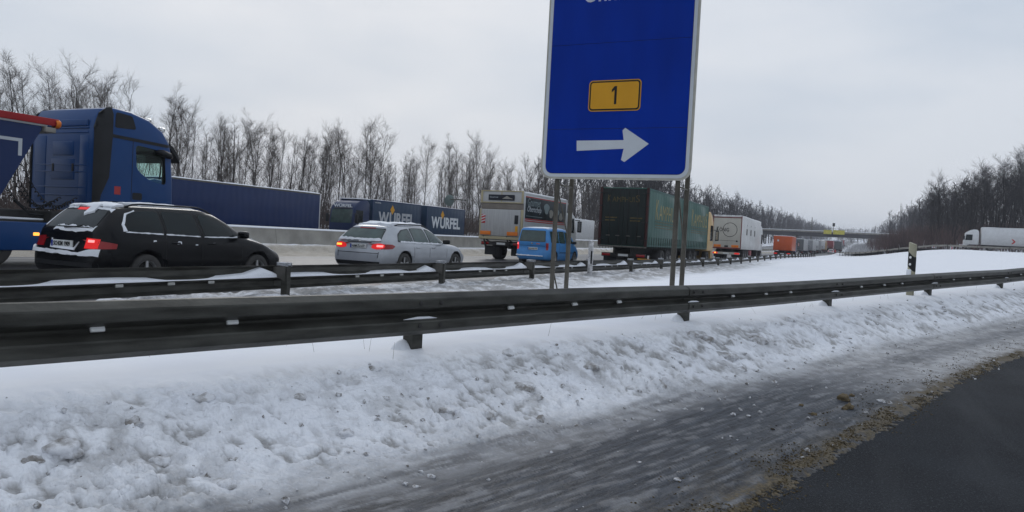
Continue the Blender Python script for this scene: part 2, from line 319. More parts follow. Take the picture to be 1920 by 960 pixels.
# ------------------------------------------------------------------ ground sheet: dense near the slip road, coarser with distance, to the horizon
def ground_material():
    m = bpy.data.materials.new('snow_ground'); m.use_nodes = True; t = m.node_tree; b = t.nodes['Principled BSDF']; lk = t.links.new
    def N(k, **kw):
        n = t.nodes.new(k)
        for a, v in kw.items(): setattr(n, a, v)
        return n
    def attr(n): a = N('ShaderNodeAttribute'); a.attribute_name = n; return a
    geo = N('ShaderNodeNewGeometry')
    def noise(scale, det=4, vec=None, rough=0.6):
        n = N('ShaderNodeTexNoise'); n.inputs['Scale'].default_value = scale; n.inputs['Detail'].default_value = det; n.inputs['Roughness'].default_value = rough
        lk(vec or geo.outputs['Position'], n.inputs['Vector']); return n
    def mix(f, a, b_):
        x = N('ShaderNodeMix', data_type='RGBA')
        lk(f, x.inputs['Factor']) if not isinstance(f, float) else setattr(x.inputs['Factor'], 'default_value', f)
        lk(a, x.inputs['A']) if not isinstance(a, tuple) else setattr(x.inputs['A'], 'default_value', (*a, 1))
        lk(b_, x.inputs['B']) if not isinstance(b_, tuple) else setattr(x.inputs['B'], 'default_value', (*b_, 1)); return x.outputs['Result']
    def mr(v, a, b_, c=0.0, d=1.0):
        r = N('ShaderNodeMapRange'); lk(v, r.inputs['Value'])
        for i, q in zip(('From Min', 'From Max', 'To Min', 'To Max'), (a, b_, c, d)): r.inputs[i].default_value = q
        return r.outputs['Result']
    def mul(a, c):
        x = N('ShaderNodeMath', operation='MULTIPLY'); x.use_clamp = True; lk(a, x.inputs[0]); lk(c, x.inputs[1]) if not isinstance(c, float) else setattr(x.inputs[1], 'default_value', c); return x.outputs[0]
    fine = noise(45, 5); grain = noise(160, 3); big = noise(1.7, 5)
    snow = mix(mr(big.outputs['Fac'], 0.35, 0.65), (0.80, 0.82, 0.87), (0.85, 0.865, 0.90))
    dcol = mix(mr(fine.outputs['Fac'], 0.35, 0.65), (0.175, 0.17, 0.165), (0.46, 0.455, 0.455))
    dirt = attr('dirt'); ice = attr('ice'); sl = attr('slush'); st = attr('st')
    c = mix(mul(dirt.outputs['Fac'], mr(fine.outputs['Fac'], 0.3, 0.6, 0.45, 1.25)), snow, dcol)
    mp = N('ShaderNodeMapping'); mp.inputs['Scale'].default_value = (2.2, 34.0, 1.0); lk(st.outputs['Vector'], mp.inputs['Vector'])
    strk = noise(1.0, 6, mp.outputs['Vector'], 0.7)
    icol = mix(mr(strk.outputs['Fac'], 0.38, 0.66), (0.012, 0.015, 0.021), (0.066, 0.075, 0.092))
    icol = mix(mr(grain.outputs['Fac'], 0.62, 0.74), icol, (0.17, 0.19, 0.215))
    c = mix(ice.outputs['Fac'], c, icol)
    scol = mix(mr(fine.outputs['Fac'], 0.34, 0.66), (0.032, 0.023, 0.011), (0.125, 0.096, 0.052))
    tcol = mix(mr(big.outputs['Fac'], 0.3, 0.7), (0.27, 0.235, 0.185), (0.42, 0.38, 0.32))
    sx = N('ShaderNodeSeparateXYZ'); lk(geo.outputs['Position'], sx.inputs[0])
    scol = mix(mr(sx.outputs['X'], -7.0, -8.0), scol, tcol)
    c = mix(mul(sl.outputs['Fac'], mr(fine.outputs['Fac'], 0.3, 0.55, 0.6, 1.3)), c, scol)
    lk(c, b.inputs['Base Color'])
    lk(mr(ice.outputs['Fac'], 0, 1, 0.85, 0.50), b.inputs['Roughness']); b.inputs['Specular IOR Level'].default_value = 0.18
    bp = N('ShaderNodeBump'); bp.inputs['Strength'].default_value = 0.55; bp.inputs['Distance'].default_value = 0.012; lk(fine.outputs['Fac'], bp.inputs['Height'])
    bp2 = N('ShaderNodeBump'); bp2.inputs['Distance'].default_value = 0.005
    act = N('ShaderNodeMath', operation='MAXIMUM'); lk(dirt.outputs['Fac'], act.inputs[0]); lk(ice.outputs['Fac'], act.inputs[1]); lm = attr('lump')
    med = N('ShaderNodeTexVoronoi'); med.inputs['Scale'].default_value = 17; wn = noise(9, 3); wv = N('ShaderNodeVectorMath', operation='MULTIPLY_ADD'); lk(wn.outputs['Color'], wv.inputs[0]); wv.inputs[1].default_value = (0.16, 0.16, 0.16); lk(geo.outputs['Position'], wv.inputs[2]); lk(wv.outputs['Vector'], med.inputs['Vector'])
    bp0 = N('ShaderNodeBump'); bp0.invert = True; bp0.inputs['Distance'].default_value = 0.035; lk(med.outputs['Distance'], bp0.inputs['Height']); lk(mr(lm.outputs['Fac'], 0.1, 0.7, 0.0, 0.55), bp0.inputs['Strength']); lk(bp0.outputs['Normal'], bp.inputs['Normal']); bp.inputs['Distance'].default_value = 0.02
    act2 = N('ShaderNodeMath', operation='MAXIMUM'); lk(act.outputs[0], act2.inputs[0]); lk(lm.outputs['Fac'], act2.inputs[1]); act = act2
    lk(mr(act.outputs[0], 0, 0.5, 0.05, 0.42), bp.inputs['Strength']); lk(mr(act.outputs[0], 0, 0.5, 0.03, 0.4), bp2.inputs['Strength'])
    lk(grain.outputs['Fac'], bp2.inputs['Height']); lk(bp.outputs['Normal'], bp2.inputs['Normal']); lk(bp2.outputs['Normal'], b.inputs['Normal'])
    return m
def build_ground():
    az = np.concatenate([np.radians(np.arange(-180, -68, 3.0)), np.radians(np.arange(-68, 16, 0.19)), np.radians(np.arange(16, 181, 3.0))]); az[-1] = az[0] + 2 * math.pi
    r = [0.5]
    while r[-1] < 3500:
        q = r[-1]; r.append(q + (max(min(q * q * 0.0013, q * 0.0062), 0.006 if q > 1.2 else 0.05) if q < 40 else (q * 0.02 if q < 420 else q * 0.12)))
    r = np.array(r)
    A, R_ = np.meshgrid(az, r); X = np.sin(A) * R_; Y = np.cos(A) * R_
    z, s, t, dirt, ice, sl, lump = terrain(X.ravel(), Y.ravel())
    na, nr = len(az), len(r); N = na * nr
    co = np.stack([X.ravel(), Y.ravel(), z], 1).astype(np.float32)
    i, j = np.meshgrid(np.arange(nr - 1), np.arange(na - 1), indexing='ij'); i = i.ravel(); j = j.ravel()
    q = np.stack([i * na + j, i * na + j + 1, (i + 1) * na + j + 1, (i + 1) * na + j], 1)[:, ::-1].astype(np.int32)
    me = bpy.data.meshes.new('snow_ground'); me.vertices.add(N); me.vertices.foreach_set('co', co.ravel())
    F = len(q); me.loops.add(F * 4); me.loops.foreach_set('vertex_index', q.ravel()); me.polygons.add(F)
    me.polygons.foreach_set('loop_start', np.arange(0, F * 4, 4, dtype=np.int32)); me.update(calc_edges=True)
    me.polygons.foreach_set('use_smooth', np.ones(F, bool))
    for nm, v in (('dirt', dirt), ('ice', ice), ('slush', sl), ('lump', lump)):
        a = me.attributes.new(nm, 'FLOAT', 'POINT'); a.data.foreach_set('value', np.clip(v, 0, 1).astype(np.float32))
    a = me.attributes.new('st', 'FLOAT_VECTOR', 'POINT'); a.data.foreach_set('vector', np.stack([s, t, 0 * s], 1).astype(np.float32).ravel())
    me.materials.append(ground_material()); print('ground tris', F * 2)
    o = link('ground', me); tag(o, 'snow covered ground with dirty lumps along the slip road', None, None, 'structure'); return o
build_ground()

# ------------------------------------------------------------------ roads
def asphalt_mat():
    m = M('slip_road_asphalt', (0.018, 0.021, 0.026), 0.8, 0, 0.35, 1.1, 0.9, 130, spec=0.18); t = m.node_tree; b = t.nodes['Principled BSDF']; g = t.nodes.new('ShaderNodeNewGeometry')
    src = b.inputs['Base Color'].links[0].from_socket
    def layer(src, scale, lo, hi, col, f, detail=2, stretch=None):
        n = t.nodes.new('ShaderNodeTexNoise'); n.inputs['Scale'].default_value = scale; n.inputs['Detail'].default_value = detail; r = t.nodes.new('ShaderNodeMapRange'); r.inputs['From Min'].default_value = lo; r.inputs['From Max'].default_value = hi; r.inputs['To Max'].default_value = f
        if stretch:
            mp_ = t.nodes.new('ShaderNodeMapping'); mp_.inputs['Rotation'].default_value = (0, 0, math.radians(18)); mp_.inputs['Scale'].default_value = stretch; t.links.new(g.outputs['Position'], mp_.inputs['Vector']); t.links.new(mp_.outputs['Vector'], n.inputs['Vector'])
        else: t.links.new(g.outputs['Position'], n.inputs['Vector'])
        t.links.new(n.outputs['Fac'], r.inputs['Value']); x = t.nodes.new('ShaderNodeMix'); x.data_type = 'RGBA'; t.links.new(r.outputs['Result'], x.inputs['Factor']); t.links.new(src, x.inputs['A']); x.inputs['B'].default_value = (*col, 1); return x.outputs['Result']
    c = layer(src, 75, 0.56, 0.72, (0.075, 0.082, 0.095), 0.9); c = layer(c, 1.0, 0.5, 0.75, (0.06, 0.064, 0.07), 0.55, 5, (2.6, 0.35, 1)); t.links.new(c, b.inputs['Base Color']); return m
asph_ramp = asphalt_mat()
asph_m = M('motorway_asphalt_wet', (0.075, 0.075, 0.080), 0.42, 0, 0.35, 0.35, 0.2, 150, streak=(1.2, 0.12, 1))
def strip(name, xa, xb, ys, zf, mat, n=6):
    mb = MB(); mb.grid([[(xa + (xb - xa) * j / n, y, zf(y)) for j in range(n + 1)] for y in ys], 0, True, True)
    o = mb.build(name, mat); tag(o, None, None, None, 'structure'); return o
YS = [-120 + 6 * i for i in range(20)] + [0 + 5 * i for i in range(60)] + [300 + 25 * i for i in range(40)]
strip('motorway', M_L - 1.4, M_R + 0.6, YS, lambda y: float(zr(y)), asph_m)['label'] = 'wet grey motorway carriageway jammed with traffic'
strip('opposite_carriageway', O_L, O_R + 0.4, YS, lambda y: float(zr(y)), asph_m)['label'] = 'opposite carriageway beyond the concrete median wall'
mb = MB(); P = []
for s_ in np.arange(0.3, RS[-1] - 0.3, 0.5):
    x, y, dx, dy = rail_at(s_); P.append([(x + dy * t_, y - dx * t_, float(rise(y - dx * t_))) for t_ in np.linspace(1.0, 7.6, 8)])
mb.grid(P, 0, True, True); o = mb.build('slip_road', asph_ramp); tag(o, 'bare dark asphalt lane of the curving slip road', None, None, 'structure')
# painted edge lines of the motorway (worn, partly under slush)
linem = M('road_paint_worn', (0.45, 0.45, 0.44), 0.7, 0, 0.4, 1.5)
mb = MB(); mb.grid([[(-20.15 + 0.0 + 0.15 * j, y, float(zr(y)) + 0.005) for j in range(2)] for y in YS], 0, True, True); o = mb.build('edge_line', linem); tag(o, None, None, None, 'structure')
for k in range(-2, 24):
    y0 = k * 12.0; mb = MB(); mb.grid([[(-15.1 + 0.15 * j, y, float(zr(y)) + 0.005) for j in range(2)] for y in (y0, y0 + 2, y0 + 4)], 0, True, True); o = mb.build('lane_dash', linem); tag(o, None, None, None, 'structure')
LOOP = _cat([(-4, 214), (-1, 196), (3.5, 174), (9.5, 157.5), (18, 152), (32, 150.6), (60, 148), (110, 146)], 6)
def loop_z(x, y): return tz(x, y) + 0.05
mb = MB(); P = []
for i in range(len(LOOP)):
    d = LOOP[min(i + 1, len(LOOP) - 1)] - LOOP[max(i - 1, 0)]; d = d / np.hypot(*d)
    zc = loop_z(*LOOP[i]) + 0.06
    P.append([(LOOP[i][0] - d[1] * t_, LOOP[i][1] + d[0] * t_, zc) for t_ in (-3.2, -1, 1, 3.2)])
mb.grid(P, 0, True, True); o = mb.build('loop_road', asph_m); tag(o, 'road climbing past the wood at the edge of the snow field', None, None, 'structure')
# ------------------------------------------------------------------ steel guard rails
# W-shaped beam: (towards the face, height from the beam's bottom)
WPROF = [(0.018, 0.310), (0.030, 0.306), (0.080, 0.272), (0.083, 0.262), (0.083, 0.212), (0.078, 0.202), (0.006, 0.168), (0.0, 0.160), (0.0, 0.150), (0.006, 0.142),
         (0.078, 0.108), (0.083, 0.098), (0.083, 0.048), (0.080, 0.038), (0.030, 0.004), (0.018, 0.0)]
WLOOP = WPROF + [(d - 0.006, z) for d, z in reversed(WPROF)]
def beam(name, pts, zt, side, mat, parent, h=0.31, lift=0.0):
    """pts: list of (x, y); zt: top heights; side: +1 shows its face to +normal (right of travel)"""
    mb = MB(); k = h / 0.31; P = []
    for i, (x, y) in enumerate(pts):
        a = pts[max(i - 1, 0)]; b = pts[min(i + 1, len(pts) - 1)]; dx, dy = b[0] - a[0], b[1] - a[1]; l = math.hypot(dx, dy); nx, ny = dy / l * side, -dx / l * side
        P.append([(x + nx * (d + lift), y + ny * (d + lift), zt[i] - h + z * k) for d, z in WLOOP + WLOOP[:1]])
    mb.grid(P, 0, False)
    for e in (0, -1): mb.add([P[e][q] for q in range(len(WLOOP))], [(q, q + 1, len(WLOOP) - 2 - q, len(WLOOP) - 1 - q) for q in range(len(WPROF) - 1)])
    return mb.build(name, mat, parent)

near = thing('guard_rail', 'dark steel guard rail with white reflectors running along the slip road', 'guard rail')
def s_at_px(px):                                       # arc position whose plan direction is that photo column
    best = None
    for s_ in np.arange(2, RS[-1] - 1, 0.02):
        x, y, _, _ = rail_at(s_); v = np.array([x, y, 0.8 + rise(y)]) - CAM; D = v @ CF
        if D > 0.5:
            u = 960 + FPX * (v @ CR) / D
            if best is None or abs(u - px) < best[0]: best = (abs(u - px), s_)
    return best[1]
s1, s2 = s_at_px(793), s_at_px(1297); SP = s2 - s1
posts_s = [s1 + SP * k for k in range(-2, 11)]
print('post spacing', SP)
def rtop(y): return 0.81 + float(rise(y))
bolt_me = MB().lathe([(0.0, 0.012), (0.014, 0.012), (0.017, 0.004), (0.018, 0.0)], (0, 0, 0), 'z', 8).mesh('bolt', MAT['chassis'])
ref_me = MB().rbox((-0.036, -0.012, -0.016), (0.036, 0.012, 0.016), 0.008).mesh('reflector', MAT['refl'])
for k in range(len(posts_s) - 1):
    a, b = posts_s[k] - 0.18, posts_s[k + 1] + 0.16
    if b > RS[-1] - 1: break
    ss_ = np.linspace(a, b, 14); pts = [tuple(float(q) for q in rail_at(s_)[:2]) for s_ in ss_]
    bm_ = beam('rail_beam', pts, [rtop(p[1]) for p in pts], 1, MAT['rail'], near, lift=0.007 * (k % 2))
    for fr in (0.36, 0.58, 0.76):
        s_ = posts_s[k] + SP * (fr - 0.12); x, y, dx, dy = (float(q) for q in rail_at(s_))
        o = link('reflector', ref_me, bm_, (x + dy * 0.018, y - dx * 0.018, rtop(y) - 0.150)); o.rotation_euler = (math.radians(-30), 0, math.atan2(dy, dx))
for k, s_ in enumerate(posts_s):
    if s_ > RS[-1] - 2: break
    x, y, dx, dy = (float(q) for q in rail_at(s_)); zt = rtop(y)
    mb = MB(); ax = np.array([dx, dy]); nx = np.array([dy, -dx])
    def pt(u, v, z): q = np.array([x, y]) + ax * u + nx * v; return (q[0], q[1], z)
    prof = [(-0.05, -0.03), (0.05, -0.03), (0.05, -0.036), (-0.044, -0.036), (-0.044, -0.130), (0.05, -0.130), (0.05, -0.136), (-0.05, -0.136)]
    n = len(prof); zb = -0.5
    mb.add([pt(u, v, zb) for u, v in prof] + [pt(u, v, zt - 0.03) for u, v in prof], [tuple(range(n))[::-1], tuple(range(n, 2*n))] + [(i, (i+1) % n, n + (i+1) % n, n + i) for i in range(n)])
    mb.build('post', MAT['rail'], near)
    for u in (-0.09, 0.11):
        for zz in (-0.073, -0.236):
            o = link('bolt', bolt_me, near, pt(u, 0.083 + 0.008, zt + zz)); o.rotation_euler = (math.pi / 2, 0, math.atan2(dy, dx))
    MB().tube([(-0.16 - 0.03 * (k % 3), 0.0, -0.012), (-0.08, 0.004, -0.003), (0.03, 0.0, -0.004), (0.11, 0.0, -0.012)], [0.004, 0.013, 0.011, 0.003], 8).build('snow_strip', MAT['snow'], near); o = near.children[-1]; q_ = pt(0, 0.052, zt - 0.31 + 0.128); o.location = q_; o.rotation_euler = (math.radians(-25), 0, math.atan2(dy, dx))
    # small drift of snow against the post
    P = []
    for i in range(9):
        row = []
        for j in range(9):
            u = (i - 4) / 4 * 0.11; v = (j - 4) / 4 * 0.10 - 0.12; r2 = (u / 0.11) ** 2 + ((v + 0.12) / 0.10) ** 2
            q = pt(u - 0.07, v, 0); row.append((q[0], q[1], tz(q[0], q[1]) - 0.03 + 0.10 * max(0, 1 - r2) ** 1.2))
        P.append(row)
    MB().grid(P, 0, True, True).build('snow_drift', MAT['snow'], near)

# motorway-side barrier, seen from behind
def rail_run(root, path, zf, spacing, face, near_n, h=0.31, top=0.74, snowy=True, refl=False, post_off=0.13, brackets=True):
    """path(s)->(x,y); face +1/-1; posts behind the beam"""
    for k in range(near_n):
        s0, s1_ = k * spacing, (k + 1) * spacing + 0.12
        pts = [path(s0 + (s1_ - s0) * i / 4) for i in range(5)]; zt = [zf(*p) + top for p in pts]
        b = beam('rail_beam', pts, zt, face, MAT['rail'] if brackets else MAT['concrete'], root, h, 0.006 * (k % 2))
        p0 = pts[0]; p1 = pts[1]; dx, dy = p1[0] - p0[0], p1[1] - p0[1]; l = math.hypot(dx, dy); dx /= l; dy /= l; nx, ny = dy * face, -dx * face
        if snowy:       # snow lying in the upper trough behind the beam, heaped towards the post
            P = []
            for i in range(15):
                f = i / 14; x = p0[0] + dx * spacing * f; y = p0[1] + dy * spacing * f; z = zf(x, y) + top - h * 0.5
                hp = 0.022 + 0.012 * math.sin(k * 3.1 + i * 0.9) + 0.085 * math.exp(-((f - 0.93) / 0.05) ** 2) + 0.03 * math.exp(-((f - 0.03) / 0.03) ** 2)
                P.append([(x + nx * v, y + ny * v, z + zz) for v, zz in ((-0.012, 0.0), (-0.012, hp * 0.55), (0.010, hp), (0.045, hp + 0.012), (0.066, hp + 0.02))])
            MB().grid(P, 0, True, face < 0).build('snow_strip', MAT['snow'], root)
        if refl:
            for fr in (0.42, 0.58, 0.72):
                x = p0[0] + dx * spacing * fr - nx * 0.012; y = p0[1] + dy * spacing * fr - ny * 0.012
                o = link('reflector', ref2_me, b, (x, y, zf(x, y) + top - h * 0.5 - 0.03)); o.rotation_euler[2] = math.atan2(dy, dx)
        x = p0[0] - nx * post_off; y = p0[1] - ny * post_off; z = zf(x, y)
        mb = MB(); c, s_ = dx, dy
        def q(u, v, zz): return (x + c * u + nx * v, y + s_ * u + ny * v, zz)
        prof = [(-0.032, -0.05), (0.032, -0.05), (0.032, -0.04), (-0.022, -0.04), (-0.022, 0.04), (0.032, 0.04), (0.032, 0.05), (-0.032, 0.05)]; n = len(prof)
        mb.add([q(u, v, z - 0.3) for u, v in prof] + [q(u, v, z + top + 0.01) for u, v in prof], [tuple(range(n))[::-1], tuple(range(n, 2*n))] + [(i, (i+1) % n, n + (i+1) % n, n + i) for i in range(n)])
        mb.build('post', MAT['rail'], root)
        if brackets:
            mb = MB()
            for u in (-0.036, 0.036):
                a = [q(u - 0.004, -0.02, z + top - 0.20), q(u + 0.004, -0.02, z + top - 0.20), q(u + 0.004, -0.02, z + top + 0.0), q(u - 0.004, -0.02, z + top + 0.0)]
                e = [q(u - 0.004, post_off + 0.06, z + top - 0.12), q(u + 0.004, post_off + 0.06, z + top - 0.12), q(u + 0.004, post_off + 0.06, z + top - 0.02), q(u - 0.004, post_off + 0.06, z + top - 0.02)]
                mb.add(a + e, [(3,2,1,0),(4,5,6,7),(0,1,5,4),(1,2,6,5),(2,3,7,6),(3,0,4,7)])
            mb.build('bracket', MAT['post'], root)
            if k < 14:
                mb = MB(); mb.rbox(q(-0.035, -0.05, 0)[:2] + (z + top + 0.008,), q(0.035, post_off * 0.9, 0)[:2] + (z + top + 0.035,), 0.02); mb.build('snow_cap', MAT['snow'], root)
ref2_me = MB().rbox((-0.045, -0.008, -0.016), (0.045, 0.012, 0.016), 0.008).mesh('reflector', M('reflector_dull', (0.34, 0.34, 0.32), 0.4))
mrail = thing('guard_rail', 'snow laden guard rail seen from behind along the motorway edge', 'guard rail')
Y0 = 7.56 - 4.0 * 4
rail_run(mrail, lambda s: (-6.93, Y0 + s), lambda x, y: float(zr(y)) - 0.02, 4.0, -1, 34, refl=True)
mrail2 = thing('guard_rail', 'thin guard rail along the road climbing past the wood', 'guard rail')
LP = LOOP[::-1]; LS = np.concatenate([[0], np.cumsum(np.hypot(*np.diff(LP, axis=0).T))])
def loop_path(s):
    x, y = float(np.interp(s, LS, LP[:, 0])), float(np.interp(s, LS, LP[:, 1])); e = 1.0
    dx = np.interp(s + e, LS, LP[:, 0]) - np.interp(s - e, LS, LP[:, 0]); dy = np.interp(s + e, LS, LP[:, 1]) - np.interp(s - e, LS, LP[:, 1]); l = math.hypot(dx, dy)
    return x - dy / l * 3.4, y + dx / l * 3.4
def lr(s): x, y = loop_path(s); return x, y
rail_run(mrail2, lambda s: lr(s + 48), lambda x, y: loop_z(x, y) + 0.1, 4.0, 1, 26, snowy=False, brackets=False)

# ------------------------------------------------------------------ concrete median wall
YB = [-70 + 6.0 * i for i in range(52)]
wall_m = thing('median_wall', 'pale concrete median wall capped with snow between the carriageways', 'wall')
prof = [(-0.30, -0.3), (0.30, -0.3), (0.30, 0.08), (0.20, 0.32), (0.10, 1.08), (-0.10, 1.08), (-0.20, 0.32), (-0.30, 0.08)]
cap = [(-0.11, 1.075), (0.115, 1.075), (0.12, 1.11), (0.06, 1.155), (-0.04, 1.16), (-0.12, 1.115)]
for i in range(len(YB) - 1):
    for nm, pr, mt, gap in (('wall_block', prof, MAT['concrete'], 0.02), ('snow_cap', cap, MAT['snow'], 0.0)):
        mb = MB(); n = len(pr); a, b = YB[i], YB[i + 1] - gap
        mb.add([(-24.2 + p[0], a, p[1] + zr(a)) for p in pr] + [(-24.2 + p[0], b, p[1] + zr(b)) for p in pr], [tuple(range(n)), tuple(range(2*n-1, n-1, -1))] + [(j, n + j, n + (j+1) % n, (j+1) % n) for j in range(n)])
        mb.build(nm, mt, wall_m)

# ------------------------------------------------------------------ text
def text_mesh(body, size=1.0, bold=0.0, depth=0.002, name='lettering', mat=None, sx=1.0, shear=0.0, space=1.0):
    cu = bpy.data.curves.new('t', 'FONT'); cu.body = body; cu.size = size; cu.offset = bold; cu.extrude = depth; cu.align_x = 'LEFT'; cu.resolution_u = 3; cu.shear = shear; cu.space_character = space
    ob = bpy.data.objects.new('t', cu); COL.objects.link(ob); bpy.context.view_layer.update()
    me = bpy.data.meshes.new_from_object(ob.evaluated_get(bpy.context.evaluated_depsgraph_get())); COL.objects.unlink(ob); bpy.data.objects.remove(ob)
    me.name = name; me.materials.clear(); me.materials.append(mat); return me
def lettering(body, parent, width, height, at, facing, mat, bold=0.02, name='lettering', shear=0.0, depth=0.004):
    """text fitted into width x height; `at` = lower-left corner in the parent's frame; facing: 'back' (-y), 'front' (+y), 'right' (+x), 'left' (-x)"""
    me = text_mesh(body, 1.0, bold, depth, name, mat, shear=shear); v = np.empty(len(me.vertices) * 3, np.float32); me.vertices.foreach_get('co', v); v = v.reshape(-1, 3)
    lo, hi = v.min(0), v.max(0); u = (v[:, 0] - lo[0]) / (hi[0] - lo[0]) * width; h = (v[:, 1] - lo[1]) / (hi[1] - lo[1]) * height; d = v[:, 2]
    if facing == 'back': co = np.stack([at[0] + u, at[1] - d, at[2] + h], 1)
    elif facing == 'front': co = np.stack([at[0] - u, at[1] + d, at[2] + h], 1)
    elif facing == 'right': co = np.stack([at[0] + d, at[1] + u, at[2] + h], 1)
    else: co = np.stack([at[0] - d, at[1] - u, at[2] + h], 1)
    me.vertices.foreach_set('co', co.astype(np.float32).ravel()); me.update(); return link(name, me, parent)
def rrect(x0, z0, x1, z1, r, n=5):
    o = []
    for cx, cz, a0 in ((x1 - r, z1 - r, 0), (x0 + r, z1 - r, 90), (x0 + r, z0 + r, 180), (x1 - r, z0 + r, 270)):
        for i in range(n + 1): a = math.radians(a0 + 90 * i / n); o.append((cx + r * math.cos(a), cz + r * math.sin(a)))
    return o

# ------------------------------------------------------------------ blue exit sign
SY = 10.9
def sign_xz(px, py): d = ray(px, py); k = SY / d[1]; P = CAM + d * k; return float(P[0]), float(P[2])
xl, zl = sign_xz(1013, 334); xr, zrr = sign_xz(1294, 339); xm = (xl + xr) / 2; zb = (zl + zrr) / 2; W2 = (xr - xl) / 2
print('sign', xl, xr, zl, zrr)
sg = thing('exit_sign', 'tall blue exit sign with yellow number shield and white arrow on twin steel posts', 'sign', (xm, SY, 0))
zt = zb + 3.75
mb = MB(); mb.prism([(p[0], p[1]) for p in rrect(-W2, zb, W2, zt, 0.17)], 'y', 0.0, 0.05); mb.build('frame', MAT['signframe'], sg)
mb = MB(); mb.prism(rrect(-W2 + 0.03, zb + 0.03, W2 - 0.03, zt - 0.03, 0.15), 'y', -0.006, 0.001); mb.build('border', MAT['signwhite'], sg)
def sgx(px, py): x, z = sign_xz(px, py); return x - xm, z
seams = [sgx(1160, 241)[1], sgx(1160, 79)[1]]
inner = rrect(-W2 + 0.085, zb + 0.085, W2 - 0.085, zt - 0.085, 0.11)
def clip(poly, z0, z1):
    for lim, sgn in ((z0, 1), (z1, -1)):
        o = []
        for i in range(len(poly)):
            a, b = poly[i], poly[(i + 1) % len(poly)]; da, db = (a[1] - lim) * sgn, (b[1] - lim) * sgn
            if da >= 0: o.append(a)
            if da * db < 0: t_ = da / (da - db); o.append((a[0] + (b[0] - a[0]) * t_, lim))
        poly = o
    return poly
lv = [zb] + seams + [zt]
MB().prism(rrect(-W2 + 0.08, zb + 0.08, W2 - 0.08, zt - 0.08, 0.115), 'y', -0.0075, -0.0055).build('backing', MAT['plastic'], sg)
for i in range(3):
    mb = MB(); mb.prism(clip(inner, lv[i] + 0.003, lv[i + 1] - 0.003), 'y', -0.012, -0.005); mb.build('panel', MAT['signblue'], sg)
# arrow
ar = [sgx(*p) for p in ((1082, 264), (1170, 263), (1168, 245), (1173, 240), (1217, 270), (1171, 304), (1165, 300), (1170, 279), (1082, 283))]
mb = MB(); mb.prism(ar, 'y', -0.018, -0.011); mb.build('arrow', MAT['signwhite'], sg)
# number shield
c0 = sgx(1103, 211); c1 = sgx(1204, 148)
sh = MB().prism(rrect(c0[0], c0[1] + 0.01, c1[0], c1[1] - 0.0, 0.06), 'y', -0.018, -0.011).build('number_shield', MAT['signyellow'], sg)
x0, z0, x1, z1 = c0[0], c0[1] + 0.01, c1[0], c1[1]
MB().prism(rrect(x0 + 0.014, z0 + 0.014, x1 - 0.014, z1 - 0.014, 0.05), 'y', -0.021, -0.0175).build('shield_outline', MAT['black'], sh)
MB().prism(rrect(x0 + 0.036, z0 + 0.036, x1 - 0.036, z1 - 0.036, 0.035), 'y', -0.024, -0.0205).build('shield_face', MAT['signyellow'], sh)
n0 = sgx(1147, 196); n1 = sgx(1158, 162)
mb = MB(); mb.prism([(n0[0] + 0.042, n0[1]), (n1[0], n0[1]), (n1[0], n1[1]), (n1[0] - 0.036, n1[1]), (n0[0] - 0.002, n1[1] - 0.05), (n0[0] - 0.002, n1[1] - 0.09), (n0[0] + 0.042, n1[1] - 0.055)], 'y', -0.028, -0.0235); mb.build('number', MAT['black'], sh)
ux, uz = sgx(1097, 6); lettering('Unna', sg, 0.66, 0.24, (ux, -0.014, uz), 'back', MAT['signwhite'], 0.012)
# posts: two lattice legs
for px in (1034, 1262):
    xx = sgx(px, 430)[0]
    for dy in (0.14, 0.78):
        mb = MB(); mb.tube([(xx, dy, -0.6), (xx, dy, zt - 0.2)], 0.038, 10); mb.build('post', MAT['signpost'], sg)
    for a_, b_ in ((zb - 0.16, zb - 1.01), (zb - 0.08, zb - 0.08), (zb - 1.45, zb - 2.4)):
        MB().tube([(xx + 0.012, 0.14, a_), (xx + 0.012, 0.78, b_)], 0.013, 6).build('brace', MAT['signpost'], sg)
for zz in (zb + 0.3, zb + 1.3, zb + 2.4):
    MB().box((-W2 + 0.1, 0.055, zz), (W2 - 0.1, 0.10, zz + 0.05)).build('cross_rail', MAT['signpost'], sg)

